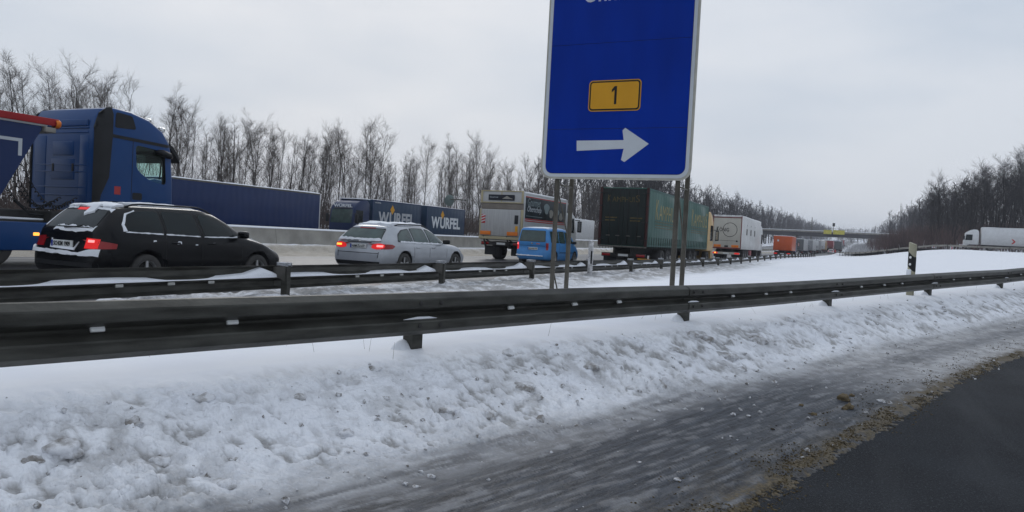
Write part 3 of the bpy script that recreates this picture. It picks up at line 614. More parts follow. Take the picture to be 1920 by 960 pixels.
# ------------------------------------------------------------------ delineator posts
def delineator(label, x, y, z, rz, hgt=1.0, w_=0.13, snowy=False):
    t = thing('delineator_post', label, 'delineator', (x, y, z), rz)
    def sec(a): return [(-w_ / 2, 0.03), (0, -0.03), (w_ / 2, 0.03), (w_ / 2 - 0.012, 0.045), (-w_ / 2 + 0.012, 0.045)]
    def slab(z0, z1, g=0.0, sl0=0.0, sl1=0.0):
        mb = MB(); p = [(-w_/2 - g, -0.02 - g), (-w_/4, -0.042 - g), (w_/4, -0.042 - g), (w_/2 + g, -0.02 - g), (w_/2 + g, 0.035), (-w_/2 - g, 0.035)]; n = 6
        mb.add([(a, b, z0 + sl0 * a) for a, b in p] + [(a, b, z1 + sl1 * a) for a, b in p], [tuple(range(n))[::-1], tuple(range(n, 2*n))] + [(i, (i+1) % n, n + (i+1) % n, n + i) for i in range(n)]); return mb
    slab(-0.4, hgt, 0, 0, -0.35).build('post', M('delineator_cream', (0.36, 0.34, 0.25), 0.5, 0, 0.15, 6) if not snowy else MAT['snowdirty'], t)
    if not snowy:
        slab(hgt - 0.47, hgt - 0.20, 0.002, -0.9, -0.9).build('black_band', MAT['plastic'], t)
        for zz in (hgt - 0.265, hgt - 0.395):
            MB().lathe([(0.0, -0.012), (0.018, -0.010), (0.024, 0.0)], (0, -0.046, zz), 'y', 12).build('reflector', MAT['refl'], t)
        mb = MB(); mb.rbox((-w_/2 - 0.004, -0.055, hgt - 0.62), (w_/4, -0.02, hgt - 0.49), 0.02); mb.build('snow_cap', MAT['snow'], t)
    else:
        mb = MB(); mb.rbox((w_ * 0.2, -0.05, hgt * 0.35), (w_ * 0.56, -0.01, hgt * 0.72), 0.02); mb.build('reflector', MAT['plastic'], t)
    return t
sD = s_at_px(1727); x, y, dx, dy = (float(q) for q in rail_at(sD)); x -= dy * 0.18; y += dx * 0.18
dz = CAM + ray(1727, 457) * (y / ray(1727, 457)[1])
delineator('cream delineator post with black slanted band behind the slip road rail', x, y, tz(x, y) - 0.05, math.radians(-38), float(dz[2]) - tz(x, y) + 0.05, 0.125)
d_ = ray(1110, 452); kk = 19.56 / d_[1]; P_ = CAM + d_ * kk
delineator('snow plastered delineator post clamped to the motorway barrier', float(P_[0]), 19.5, 0.30, math.radians(-10), float(P_[2]) - 0.30, 0.13, True)

# ------------------------------------------------------------------ clods of snow
clod_me = []
for k in range(6):
    bm = bmesh.new(); bmesh.ops.create_icosphere(bm, subdivisions=3, radius=1.0); off = Vector((k * 7.1, k * 3.3, 1.7))
    for v in bm.verts:
        n_ = v.co.normalized(); q = 1 + 0.45 * mnoise.noise(n_ * 1.4 + off) + 0.34 * abs(mnoise.noise(n_ * 3.4 + off)) + 0.20 * abs(mnoise.noise(n_ * 8 + off)) - 0.1
        v.co = Vector((n_.x * q, n_.y * q, n_.z * q * 0.72))
    me = bpy.data.meshes.new('snow_clod'); bm.to_mesh(me); bm.free(); me.polygons.foreach_set('use_smooth', [True] * len(me.polygons)); clod_me.append(me)
clod_d = []; clod_b = []
for me in clod_me:
    for lst, mt in ((clod_d, 'snowgrey'), (clod_b, 'snowbrown')):
        c = me.copy(); c.materials.append(MAT[mt]); lst.append(c)
CL = [(912, 776, 38), (1228, 719, 34), (1012, 786, 30), (812, 832, 30), (980, 722, 44), (1268, 655, 24), (1100, 686, 40), (950, 660, 30), (1300, 626, 34), (1325, 632, 30), (1362, 667, 38), (1420, 636, 34), (118, 838, 60), (60, 860, 34),
      (385, 745, 40), (300, 862, 34), (840, 765, 30), (1185, 727, 22), (1480, 600, 22), (1390, 690, 22), (700, 690, 26), (560, 742, 28), (1120, 640, 20), (1640, 590, 16), (420, 905, 40), (250, 790, 34), (650, 810, 26), (1010, 745, 20)]
rnd = random.Random(5)
def clodmat(name, lo, hi, sc_):
    m = bpy.data.materials.new(name); m.use_nodes = True; t = m.node_tree; b = t.nodes['Principled BSDF']; b.inputs['Roughness'].default_value = 0.85; b.inputs['Specular IOR Level'].default_value = 0.2
    g = t.nodes.new('ShaderNodeNewGeometry'); n = t.nodes.new('ShaderNodeTexNoise'); n.inputs['Scale'].default_value = sc_; n.inputs['Detail'].default_value = 6; n.inputs['Roughness'].default_value = 0.65; t.links.new(g.outputs['Position'], n.inputs['Vector'])
    r = t.nodes.new('ShaderNodeValToRGB'); r.color_ramp.elements[0].position = 0.40; r.color_ramp.elements[1].position = 0.58; r.color_ramp.elements[0].color = (*lo, 1); r.color_ramp.elements[1].color = (*hi, 1); t.links.new(n.outputs['Fac'], r.inputs['Fac']); t.links.new(r.outputs['Color'], b.inputs['Base Color'])
    bp = t.nodes.new('ShaderNodeBump'); bp.inputs['Strength'].default_value = 0.8; bp.inputs['Distance'].default_value = 0.02; t.links.new(n.outputs['Fac'], bp.inputs['Height']); t.links.new(bp.outputs['Normal'], b.inputs['Normal']); return m
cm_ = clodmat('clod_snow', (0.24, 0.225, 0.21), (0.70, 0.71, 0.74), 9)
for me in clod_d: me.materials[0] = cm_
for i, (px, py, w_) in enumerate(CL):
    x, y, z = on_ground(px, py); D = float((np.array([x, y, z]) - CAM) @ CF); r_ = w_ / FPX * D / 2
    o = link('snow_clod', clod_d[i % 6], None, (x, y, z - r_ * 0.30), rnd.random() * 6.3); o.scale = (r_ * 1.1, r_ * rnd.uniform(0.85, 1.2), r_ * rnd.uniform(0.75, 1.0))
    tag(o, ('large' if w_ >= 38 else ('middling' if w_ > 26 else 'small')) + ' dirty grey snow clod lying on the bank below the slip road rail', 'snow clod', 'clods of ploughed snow on the bank')
for i, (px, py, w_) in enumerate([(1581, 750, 22), (1592, 765, 16), (1597, 743, 9), (1526, 779, 11), (1502, 761, 8), (1584, 768, 10)]):
    x, y, z = on_ground(px, py, 0.02); D = float((np.array([x, y, z]) - CAM) @ CF); r_ = w_ / FPX * D / 2
    o = link('snow_clod', clod_b[i % 6], None, (x, y, z + r_ * 0.25), rnd.random() * 6.3); o.scale = (r_, r_, r_ * 1.05)
    tag(o, 'brown slush lump lying on the icy shoulder beside the bare asphalt', 'snow clod', 'brown slush lumps on the shoulder')
# crumbs: far too many to count
def crumbs(name, label, S_, T_, R_, mat, flat=0.8):
    xx, yy, dx_, dy_ = rail_at(S_); xx = xx + dy_ * T_; yy = yy - dx_ * T_; zz = np.maximum(terrain(xx, yy)[0], rise(yy)); n = len(S_)
    j = RNG.normal(1, 0.35, (n, len(ib), 1)); st_ = RNG.uniform(0.7, 1.6, (n, 1, 1)); k = ib[None] * j * R_[:, None, None] * np.array([1, 1, flat])
    k[:, :, 0:1] *= st_; V = k + np.stack([xx, yy, zz + R_ * 0.25], 1)[:, None, :]; F = (np.array(ifc)[None] + (np.arange(n) * len(ib))[:, None, None]).reshape(-1, 3)
    me = bpy.data.meshes.new(name); me.from_pydata(V.reshape(-1, 3).tolist(), [], F.tolist()); me.materials.append(mat); return tag(link(name, me), label, None, None, 'stuff')

bmv = []; bmf = []; base = np.array([v.co[:] for v in clod_me[0].vertices]); 
ico = bmesh.new(); bmesh.ops.create_icosphere(ico, subdivisions=1, radius=1.0); ib = np.array([v.co[:] for v in ico.verts]); ifc = [[v.index for v in f.verts] for f in ico.faces]; ico.free()
N_ = 1500
S_ = RNG.uniform(3.5, 30, N_); T_ = np.where(RNG.random(N_) < 0.72, RNG.beta(2, 1.5, N_) * 1.5, RNG.uniform(1.2, 2.6, N_))
R_ = 0.004 + 0.016 * RNG.random(N_) ** 3
crumbs('snow_crumbs', 'grey crumbs of ploughed snow scattered over bank and shoulder', S_, T_, R_, clodmat('crumb_snow', (0.22, 0.20, 0.18), (0.70, 0.71, 0.74), 40))
N_ = 44000; S_ = 3.0 + 32 * RNG.random(N_) ** 1.5; T_ = 2.65 - 0.22 * ss(S_, 8.5, 17) + 0.075 * RNG.normal(0, 1, N_) - 0.40 * RNG.random(N_) ** 4 + 0.04 * np.sin(S_ * 1.7)
keep = fbm(S_ * 3.0, T_ * 7.0, 3, 91) > 0.46; S_, T_ = S_[keep], T_[keep]
R_ = 0.0018 + 0.0048 * RNG.random(len(S_)) ** 3
crumbs('slush_crumbs', 'crumbly brown slush along the edge of the bare asphalt', S_, T_, R_, clodmat('crumb_slush', (0.035, 0.025, 0.012), (0.135, 0.105, 0.058), 30), 0.75)

# thin dry stalks poking out of the snow along the slip road rail
V = []; F = []
for i in range(55):
    s_ = RNG.uniform(4, 34); t_ = RNG.uniform(-0.9, 0.25); x, y, dx, dy = (float(q) for q in rail_at(s_)); x += dy * t_; y -= dx * t_; z = tz(x, y); h = RNG.uniform(0.04, 0.12); a, b = RNG.normal(0, 0.05, 2); o_ = len(V); w_ = 0.0014
    V += [(x - w_, y, z - 0.03), (x + w_, y, z - 0.03), (x, y + w_, z - 0.03), (x + a - w_ * .5, y + b, z + h), (x + a + w_ * .5, y + b, z + h), (x + a, y + b + w_ * .5, z + h)]; F += [(o_, o_+1, o_+4, o_+3), (o_+1, o_+2, o_+5, o_+4), (o_+2, o_, o_+3, o_+5)]
me = bpy.data.meshes.new('dry_stalks'); me.from_pydata(V, [], F); me.materials.append(M('dry_stalk', (0.10, 0.075, 0.045), 0.9)); tag(link('dry_stalks', me), 'thin dry stalks poking through the snow along the rail', None, None, 'stuff')
# ------------------------------------------------------------------ trees
bark = M('bark_winter', (0.075, 0.067, 0.061), 0.9, 0, 0.35, 1.5)
bark_d = M('bark_dark', (0.032, 0.029, 0.029), 0.9, 0, 0.35, 1.5)
twigm = M('twigs_winter', (0.078, 0.064, 0.054), 0.9, 0, 0.3, 0.6)
twigd = M('twigs_dark', (0.036, 0.032, 0.033), 0.9, 0, 0.3, 0.6)
brushm = M('brushwood', (0.085, 0.064, 0.056), 0.9, 0, 0.45, 0.5)
def bare_tree(seed, h, stems=1, spread=0.26, nl=22, ns=8, ntw=5, tr=0.0125, asc=0.75, low=0.28, twr=0.010):
    R = random.Random(seed); T = MB(); C = MB()
    def up(d, k): return (d * (1 - k) + Vector((0, 0, 1)) * k).normalized()
    def rv(a): return Vector((R.gauss(0, a), R.gauss(0, a), R.gauss(0, a * 0.6)))
    def limb(mb, p, d, L, r, n, sides, wob, k):
        pts = [p.copy()]; rs = [r]
        for i in range(n):
            d = up((d + rv(wob)).normalized(), k); p = p + d * L / n; pts.append(p.copy()); rs.append(r * (1 - (i + 1) / n * 0.78))
        mb.tube(pts, rs, sides, 0, False); return pts, rs
    for st in range(stems):
        base = Vector((R.gauss(0, 0.35), R.gauss(0, 0.35), 0)) if stems > 1 else Vector((0, 0, 0)); hh = h * R.uniform(0.8, 1.0) if st else h
        d0 = up(Vector((R.gauss(0, 0.1), R.gauss(0, 0.1), 1)).normalized(), 0.3) if stems == 1 else Vector((R.gauss(0, 0.13), R.gauss(0, 0.13), 1)).normalized()
        pts, rs = limb(T, base - Vector((0, 0, 0.6)), d0, hh + 0.6, hh * tr, 12, 7, 0.05, 0.12)
        k_ = nl // stems + (1 if stems > 1 else 0)
        for i in range(k_):
            f = low + (1 - low) * ((i + R.random()) / k_) ** 0.9; q = f * 12; a = min(int(q), 11); p = pts[a].lerp(pts[a + 1], q - a); r = rs[a] * 0.42
            az = R.random() * 6.283; el = R.uniform(0.5, 1.05) * (1 - 0.4 * f); d = Vector((math.cos(az) * math.sin(el), math.sin(az) * math.sin(el), math.cos(el)))
            Lm = hh * spread * R.uniform(0.65, 1.25) * (1.15 - 0.65 * f)
            lp, lrs = limb(T, p, d, Lm, max(r, 0.014), 5, 4, 0.12, 0.06 * asc)
            for j in range(ns):
                g = 0.22 + 0.78 * (j + R.random()) / ns; q2 = min(g, 0.999) * 5; b = min(int(q2), 4); p2 = lp[b].lerp(lp[b + 1], q2 - b)
                dd = (lp[b + 1] - lp[b]).normalized(); d2 = up((dd + rv(0.75)).normalized(), 0.10 * asc)
                sp, srs = limb(C, p2, d2, Lm * R.uniform(0.28, 0.55), max(lrs[b] * 0.45, twr * 1.3), 3, 3, 0.14, 0.10)
                for m_ in range(ntw):
                    g2 = 0.2 + 0.8 * (m_ + R.random()) / ntw; q3 = min(g2, 0.999) * 3; c_ = min(int(q3), 2); p3 = sp[c_].lerp(sp[c_ + 1], q3 - c_)
                    d3 = up(((sp[c_ + 1] - sp[c_]).normalized() + rv(0.8)).normalized(), 0.12)
                    limb(C, p3, d3, R.uniform(0.30, 0.85) * h / 13, twr, 2, 3, 0.18, 0.06)
    return T, C
PROTO = []
for i, (h, stems, spread, nl, ns, ntw, low) in enumerate([(13, 1, 0.25, 24, 8, 5, 0.30), (14, 2, 0.22, 26, 8, 4, 0.3), (12, 3, 0.22, 27, 7, 4, 0.25), (15, 1, 0.20, 28, 7, 5, 0.32), (11, 1, 0.34, 22, 9, 5, 0.22), (13, 4, 0.19, 30, 6, 4, 0.28), (14, 1, 0.28, 24, 8, 5, 0.35), (12, 2, 0.28, 26, 8, 5, 0.25)]):
    T, C = bare_tree(100 + i, h, stems, spread * 1.12, nl + 2, ns + 1, ntw + 2, 0.0078, low=low, twr=0.0072); PROTO.append((h, T.mesh('trunk', bark), C.mesh('crown', twigm)))
PROTO_R = [(h, a.copy(), b.copy()) for h, a, b in PROTO]
for h, a, b in PROTO_R: a.materials[0] = bark_d; b.materials[0] = twigd
TILT = random.Random(77)
def plant_tree(name, protos, k, x, y, h, rz, label, cat='tree', group=None, tilt=(0, 0), z=None, wide=1.0):
    h0, tm, cm = protos[k]; t = thing(name, label, cat, (x, y, (tz(x, y) if z is None else z)), rz, group); s = h * 0.86 / h0; t.scale = (s * wide, s * wide, s); t.rotation_euler = (tilt[0] + TILT.uniform(-0.06, 0.06), tilt[1] + TILT.uniform(-0.06, 0.06), rz)
    link('trunk', tm, t); link('crown', cm, t); return t
LT = 'bare winter tree in the belt beyond the opposite carriageway'; LG = 'bare trees beyond the opposite carriageway'
def by_px(px, X): d = ray(px, 440); k = X / d[0]; return X, float(d[1] * k)
def top_h(px, py, x, y): d = ray(px, py); k = math.hypot(x, y) / math.hypot(d[0], d[1]); return EYE + d[2] * k - tz(x, y)
rt = random.Random(21)
# crowns that stand out in the photograph: column, top row, depth line X, prototype
MAIN = [(22, 100, -50, 3), (62, 88, -52, 1), (95, 112, -51, 0), (118, 108, -49, 5), (135, 128, -54, 2), (172, 128, -50, 4), (196, 126, -51, 7), (222, 132, -52, 1), (314, 150, -48, 3), (352, 196, -52, 7), (385, 205, -50, 2), (410, 205, -54, 1), (432, 200, -49, 5),
        (468, 226, -52, 0), (492, 224, -50, 2), (515, 228, -55, 7), (540, 222, -50, 5), (560, 234, -49, 5), (585, 236, -52, 1), (598, 232, -49, 2), (635, 218, -50, 3), (655, 224, -53, 1), (680, 216, -48, 0), (702, 222, -49, 7), (724, 290, -52, 4), (748, 288, -50, 2),
        (770, 292, -54, 7), (792, 246, -48, 6), (836, 250, -50, 3), (852, 262, -53, 1), (870, 262, -49, 5), (884, 258, -51, 2), (902, 238, -48, 6), (922, 305, -54, 4), (946, 302, -50, 4), (990, 296, -48, 4), (1012, 305, -52, 4), (1075, 338, -47, 2), (1090, 330, -49, 1), (1105, 340, -48, 5)]
KIND = ['single trunked bare tree with an open crown', 'twin stemmed bare tree', 'three stemmed bare tree', 'slender straight bare tree with a narrow crown', 'broad crowned bare tree with spreading limbs', 'clump of four thin bare stems', 'bare tree with a clean trunk and high crown', 'wide twin stemmed bare tree']
for px, py, X, k in MAIN:
    x, y = by_px(px, X); h = top_h(px, py, x, y); plant_tree('bare_tree', PROTO, k, x, y, h, rt.random() * 6.28, KIND[k] + ' beyond the opposite carriageway', 'tree', LG)
y = 8.0
while y < 205:                                         # the rest of the belt, lower or further back
    for X in (-54.5, -59, -64):
        x = X + rt.uniform(-2.5, 2.5); yy_ = y + rt.uniform(-1.2, 1.2); h = (rt.uniform(6, 9) if X > -50 else rt.uniform(7.2, 10.2)) * (1.0 + 0.38 * min(1, yy_ / 130))
        kk_ = rt.randrange(8); plant_tree('bare_tree', PROTO, kk_, x, yy_, h, rt.random() * 6.28, 'low ' + KIND[kk_] + ' in the back row', 'tree', 'lower bare trees of the belt', wide=0.9)
    y += 2.6 + y * 0.030
x, y = by_px(325, -47.5); hh = 11.5
lt = plant_tree('leaning_tree', PROTO, 3, x, y, hh, 0.3, 'thin bare tree leaning far to one side beyond the blue trailer', 'tree', None, (math.radians(-18), math.radians(34)), wide=0.45)
# right-hand wood
RL = 'tall bare tree on the bank behind the white lorry'; RG = 'bare trees on the bank behind the white lorry'
def by_Y(px, Y): d = ray(px, 440); k = Y / d[1]; return float(d[0] * k), Y
for px, py, Y, k in [(1757, 320, 172, 0), (1770, 330, 180, 1), (1788, 332, 175, 4), (1806, 325, 170, 2), (1826, 312, 178, 7), (1842, 300, 172, 0), (1858, 298, 184, 1), (1872, 300, 176, 5), (1886, 284, 170, 6), (1902, 272, 178, 0), (1918, 268, 172, 1), (1935, 262, 175, 7), (1956, 268, 172, 0), (1980, 262, 176, 4),
                     (1780, 345, 190, 2), (1815, 335, 194, 5), (1850, 325, 192, 7), (1880, 318, 196, 2), (1910, 305, 190, 5), (1945, 300, 192, 1), (1750, 345, 186, 7), (1795, 350, 168, 7), (1836, 350, 166, 2), (1870, 345, 167, 5), (1900, 335, 167, 4)] + [(1748 + 11 * i, 352 - int(i * 4.6) + (i * 37) % 23, 180 + (i * 53) % 24, (0, 4, 7, 1, 2)[i % 5]) for i in range(22)]:
    x, y = by_Y(px, Y); plant_tree('bare_tree', PROTO_R, k, x, y, top_h(px, py, x, y), rt.random() * 6.28, 'dark ' + KIND[k] + ' behind the white lorry', 'tree', RG, wide=1.3)
# far woods that read as one mass
def forest(name, label, pts, mat, seed):
    R = np.random.default_rng(seed); V = []; F = []; off = 0; protos = []
    for i in range(4):
        T, C = bare_tree(300 + seed * 10 + i, 14, 1 + i % 2, 0.27, 12, 5, 3, 0.012, low=0.12, twr=0.045)
        T.add(C.v, C.f); protos.append((np.array(T.v), np.array([f for f in T.f if len(f) == 4])))
    for x, y, h in pts:
        v, f = protos[R.integers(4)]; a = R.random() * 6.28; c, s = math.cos(a), math.sin(a); k = h / 14; q = v * k
        V.append(np.stack([q[:, 0] * c - q[:, 1] * s + x, q[:, 0] * s + q[:, 1] * c + y, q[:, 2] + tz(x, y)], 1)); F.append(f + off); off += len(v)
    V = np.concatenate(V).astype(np.float32); F = np.concatenate(F).astype(np.int32); me = bpy.data.meshes.new(name); me.vertices.add(len(V)); me.vertices.foreach_set('co', V.ravel())
    me.loops.add(F.size); me.loops.foreach_set('vertex_index', F.ravel()); me.polygons.add(len(F)); me.polygons.foreach_set('loop_start', np.arange(0, F.size, 4, dtype=np.int32)); me.update(calc_edges=True); me.materials.append(mat)
    print(name, len(F) * 2); return tag(link(name, me), label, None, None, 'stuff')
pts = []
for i in range(520):
    y = 165 + 1100 * (i / 520) ** 1.6 + rt.uniform(-3, 3); pts.append((-47 - rt.random() ** 1.5 * 26, y, rt.uniform(14.5, 19)))
forest('far_wood', 'far dark wood along the motorway beyond the bridge', pts, twigd, 1)
pts = []
for i in range(210):
    y = 205 + 480 * (i / 210) ** 1.3; x = 10 + rt.random() * 26 + max(0, (300 - y) * 0.06); pts.append((x, y, rt.uniform(8, 13) + (3.0 if x > 20 else 0)))
forest('far_wood', 'dark young wood on the right bank beyond the bridge', pts, twigd, 2)
pts = [(-30 + 110 * rt.random() + 0 * i, 820 + 160 * rt.random(), rt.uniform(11, 15)) for i in range(110)] + [(2 + 9 * rt.random(), 330 + 380 * rt.random(), rt.uniform(3, 6)) for i in range(60)]
forest('far_wood', 'hazy wood closing the view where the motorway climbs away', pts, twigd, 3)
# brushwood
def brush(name, label, spots, mat):
    N = len(spots); S = np.array(spots); R = np.random.default_rng(3); V = []; F = []
    d = np.stack([R.normal(0, 0.28, N), R.normal(0, 0.28, N), np.ones(N)], 1); d /= np.linalg.norm(d, axis=1)[:, None]
    z = np.array([tz(a, b) for a, b in S[:, :2]]) if N < 10 else terrain(S[:, 0], S[:, 1])[0]
    b0 = np.stack([S[:, 0], S[:, 1], z - 0.1], 1); L_ = S[:, 2:3]; mid = b0 + d * L_ * 0.55; d2 = d + R.normal(0, 0.22, (N, 3)); tip = mid + d2 * L_ * 0.45
    r_ = (S[:, 3:4] if S.shape[1] > 3 else np.full((N, 1), 0.02)); ang = R.random(N) * 6.28
    for k in range(3):
        a = ang + k * 2.094; o = np.stack([np.cos(a), np.sin(a), 0 * a], 1); V += [b0 + o * r_, mid + o * r_ * 0.65, tip + o * r_ * 0.2]
    V = np.stack(V, 1).reshape(-1, 3)                  # per stick: k0(b,m,t) k1 k2
    base = np.arange(N)[:, None] * 9; q = []
    for k in range(3):
        n = (k + 1) % 3; q += [base + np.array([[3*k, 3*n, 3*n+1, 3*k+1]]), base + np.array([[3*k+1, 3*n+1, 3*n+2, 3*k+2]])]
    F = np.concatenate(q).astype(np.int32); me = bpy.data.meshes.new(name); me.vertices.add(len(V)); me.vertices.foreach_set('co', V.astype(np.float32).ravel())
    me.loops.add(F.size); me.loops.foreach_set('vertex_index', F.ravel()); me.polygons.add(len(F)); me.polygons.foreach_set('loop_start', np.arange(0, F.size, 4, dtype=np.int32)); me.update(calc_edges=True); me.materials.append(mat)
    return tag(link(name, me), label, None, None, 'stuff')
sp = []
for i in range(32000):
    y = 4 + 300 * rt.random() ** 1.2; sp.append((-45.5 - 20 * rt.random() ** 1.3, y, rt.uniform(1.0, 4.4) * (1 if rt.random() < 0.85 else 1.6), rt.uniform(0.012, 0.030)))
brush('brushwood', 'brown leafless brushwood at the foot of the roadside trees', sp, brushm)
sp = []
for i in range(14000):
    y = 160 + 130 * rt.random() ** 1.1; x = 4 - max(0, (y - 185)) * 0.03 + 46 * rt.random() ** 1.3; sp.append((x, y, rt.uniform(1.5, 5.5), rt.uniform(0.03, 0.06)))
brush('brushwood', 'reddish brown brushwood dusted with snow on the right bank', sp, M('brushwood_red', (0.095, 0.062, 0.058), 0.9, 0, 0.6, 0.25))
sp = []
for i in range(2200):
    y = 158 + 110 * rt.random(); x = 3 + (y - 160) * 0.02 + 44 * rt.random(); sp.append((x, y, rt.uniform(0.5, 1.8), rt.uniform(0.04, 0.09)))
sp2 = [(-5 + 16 * rt.random(), 215 + 260 * rt.random(), rt.uniform(1.0, 3.2), rt.uniform(0.05, 0.09)) for i in range(3500)]; sp += sp2
brush('snowy_grass', 'snow covered stalks at the foot of the right bank', sp, M('snowy_stalks', (0.40, 0.40, 0.41), 0.9, 0, 0.5, 0.4))

# ------------------------------------------------------------------ bridge
BY = 300.0; bz = float(zr(BY)); top = 9.6; sof = 7.75
br = thing('road_bridge', 'flat concrete road bridge crossing over the motorway', 'bridge', (0, 0, 0))
conc_d = M('concrete_dark', (0.085, 0.085, 0.09), 0.9, 0, 0.25, 0.3)
MB().box((-58, BY, sof), (14, BY + 10, top - 0.35)).build('deck', conc_d, br)
MB().box((-58, BY - 0.35, top - 0.55), (14, BY - 0.001, top)).build('parapet', MAT['concrete'], br)
MB().box((-58, BY - 0.4, top + 0.002), (14, BY + 0.2, top + 0.22)).build('snow_cap', MAT['snow'], br)
for x in (-43, -24.2, 1.5): MB().box((x - 0.6, BY + 1, bz - 2), (x + 0.6, BY + 9, sof + 0.002)).build('pier', MAT['concrete'], br)
MB().box((-58, BY - 0.2, bz - 2), (-52, BY + 10, sof + 0.001)).build('abutment', MAT['concrete'], br); MB().box((8, BY - 0.2, bz - 2), (14, BY + 10, sof + 0.001)).build('abutment', MAT['concrete'], br)
for zz in (0.55, 1.05): MB().box((-58, BY - 0.1, top + zz), (14, BY - 0.04, top + zz + 0.07)).build('hand_rail', MAT['post'], br)
rp_me = MB().box((-0.04, -0.04, 0), (0.04, 0.04, 1.1)).mesh('rail_post', MAT['post'])
for i in range(37): link('rail_post', rp_me, br, (-58 + 2 * i, BY - 0.07, top + 0.002))
def bx(px, py): d = ray(px, py); k = (BY - 0.6) / d[1]; P = CAM + d * k; return float(P[0]), float(P[2])
a, za = bx(1544, 438); b, zb_ = bx(1584, 433)
ys = thing('yellow_sign', 'long yellow direction board fixed to the bridge parapet', 'sign', (a, BY - 0.62, 0)); MB().box((0, 0, min(za, zb_) - 0.1), ((b - a) * 0.38, 0.12, max(za, zb_) + 0.1)).build('board', M('yellow_board', (0.62, 0.56, 0.10), 0.5), ys)
MB().box(((b - a) * 0.46, 0, min(za, zb_) - 0.1), (b - a, 0.12, max(za, zb_) + 0.15)).build('board', ys.children[0].data.materials[0], ys)
MB().box((0.3, 0.12, min(za, zb_)), (b - a - 0.3, 0.22, min(za, zb_) + 0.1)).build('bracket', MAT['post'], ys)
for px, p0, lab, hw in ((1563, 419, 'signal mast with a dark head rising from the bridge', 0.35), (1523, 407, 'thin radio mast rising beyond the bridge', 0.0)):
    x0, z1_ = bx(px, p0); mt = thing('mast', lab, 'mast', (x0, BY + 2.0 if hw else BY + 60, 0))
    if not hw: dd = ray(px, p0); kk = (BY + 60) / dd[1]; x0, z1_ = float(dd[0] * kk), float(EYE + dd[2] * kk); mt.location.x = x0
    MB().tube([(0, 0, top - 0.4 if hw else float(zr(BY + 60)) - 0.5), (0, 0, z1_)], [0.12, 0.06] if hw else [0.35, 0.15], 6).build('pole', MAT['post'], mt)
    if hw: MB().rbox((-0.42, -0.25, z1_ - 1.0), (0.42, 0.2, z1_ + 0.25), 0.08).build('signal_head', MAT['plastic'], mt)
    else: MB().box((-0.5, -0.05, z1_ * 0.75), (0.5, 0.05, z1_ * 0.75 + 0.25)).build('cross_arm', MAT['post'], mt)

# roadside signs on the right bank and the cantilever sign across the motorway
chev = M('chevron_red', (0.45, 0.03, 0.03), 0.5)
for px, py in ((1752, 462), (1803, 461), (1786, 465)):
    x, y = by_Y(px, 158); d = ray(px, py); k = 158 / d[1]; zc = float(EYE + d[2] * k); t = thing('marker_board', 'small red and white marker board below the brushwood', 'sign', (x, y, tz(x, y)), 0, 'marker boards below the bank'); hz = zc - t.location.z
    MB().tube([(0, 0.05, -0.3), (0, 0.05, hz + 0.3)], 0.04, 6).build('post', MAT['post'], t)
    MB().box((-0.28, -0.02, hz - 0.3), (0.28, 0.02, hz + 0.3)).build('board', MAT['signwhite'], t)
    MB().prism([(-0.1, hz - 0.22), (0.06, hz - 0.22), (0.2, hz), (0.06, hz + 0.22), (-0.1, hz + 0.22), (0.04, hz)], 'y', -0.03, -0.0195).build('arrowhead', chev, t)
x, y = by_px(838, -43.2); t = thing('cantilever_sign', 'grey backed traffic sign hanging from a long roadside arm', 'sign', (x, y, tz(x, y))); z0 = t.location.z
def ch(py): d = ray(836, py); k = y / d[1]; return float(EYE + d[2] * k) - z0
gb = M('sign_back_grey', (0.13, 0.17, 0.16), 0.5, 0.3)
MB().tube([(-0.6, 0, -0.5), (-0.6, 0, ch(370))], [0.12, 0.08], 8).build('post', MAT['post'], t); MB().tube([(-0.6, 0, ch(373)), (3.2, -1.5, ch(373) - 0.15)], 0.06, 6).build('arm', MAT['post'], t)
MB().lathe([(0.0, -0.03), (0.62, -0.03), (0.65, 0.0), (0.62, 0.03), (0.0, 0.03)], (0.35, -0.45, ch(376)), 'y', 18).build('sign_plate', gb, t)
# ------------------------------------------------------------------ cars
def pchip(P, n):
    P = np.asarray(P, float); k = len(P); d = np.diff(P, axis=0); T = np.zeros_like(P)
    a, b = d[:-1], d[1:]; ok = (a * b) > 0; T[1:-1] = np.where(ok, 2 * a * b / np.where(ok, a + b, 1), 0); T[0] = d[0]; T[-1] = d[-1]
    o = []
    for i in range(k - 1):
        for j in range(n):
            t = j / n; o.append((2*t**3-3*t*t+1)*P[i] + (t**3-2*t*t+t)*T[i] + (-2*t**3+3*t*t)*P[i+1] + (t**3-t*t)*T[i+1])
    o.append(P[-1]); return np.array(o)
def boolean(me, cutters, mats):
    ob = bpy.data.objects.new('b', me); COL.objects.link(ob); cs = []
    for c in cutters:
        co = bpy.data.objects.new('c', c); COL.objects.link(co); cs.append(co); m_ = ob.modifiers.new('b', 'BOOLEAN'); m_.object = co; m_.operation = 'DIFFERENCE'; m_.solver = 'EXACT'
    bpy.context.view_layer.update(); r = bpy.data.meshes.new_from_object(ob.evaluated_get(bpy.context.evaluated_depsgraph_get()))
    for o in [ob] + cs: bpy.data.objects.remove(o)
    return r
class Proj:
    def __init__(s, me):
        bm = bmesh.new(); bm.from_mesh(me); s.t = BVHTree.FromBMesh(bm); bm.free()
    def hit(s, o, d):
        h = s.t.ray_cast(Vector(o), Vector(d), 80.0); return h[0], h[1]
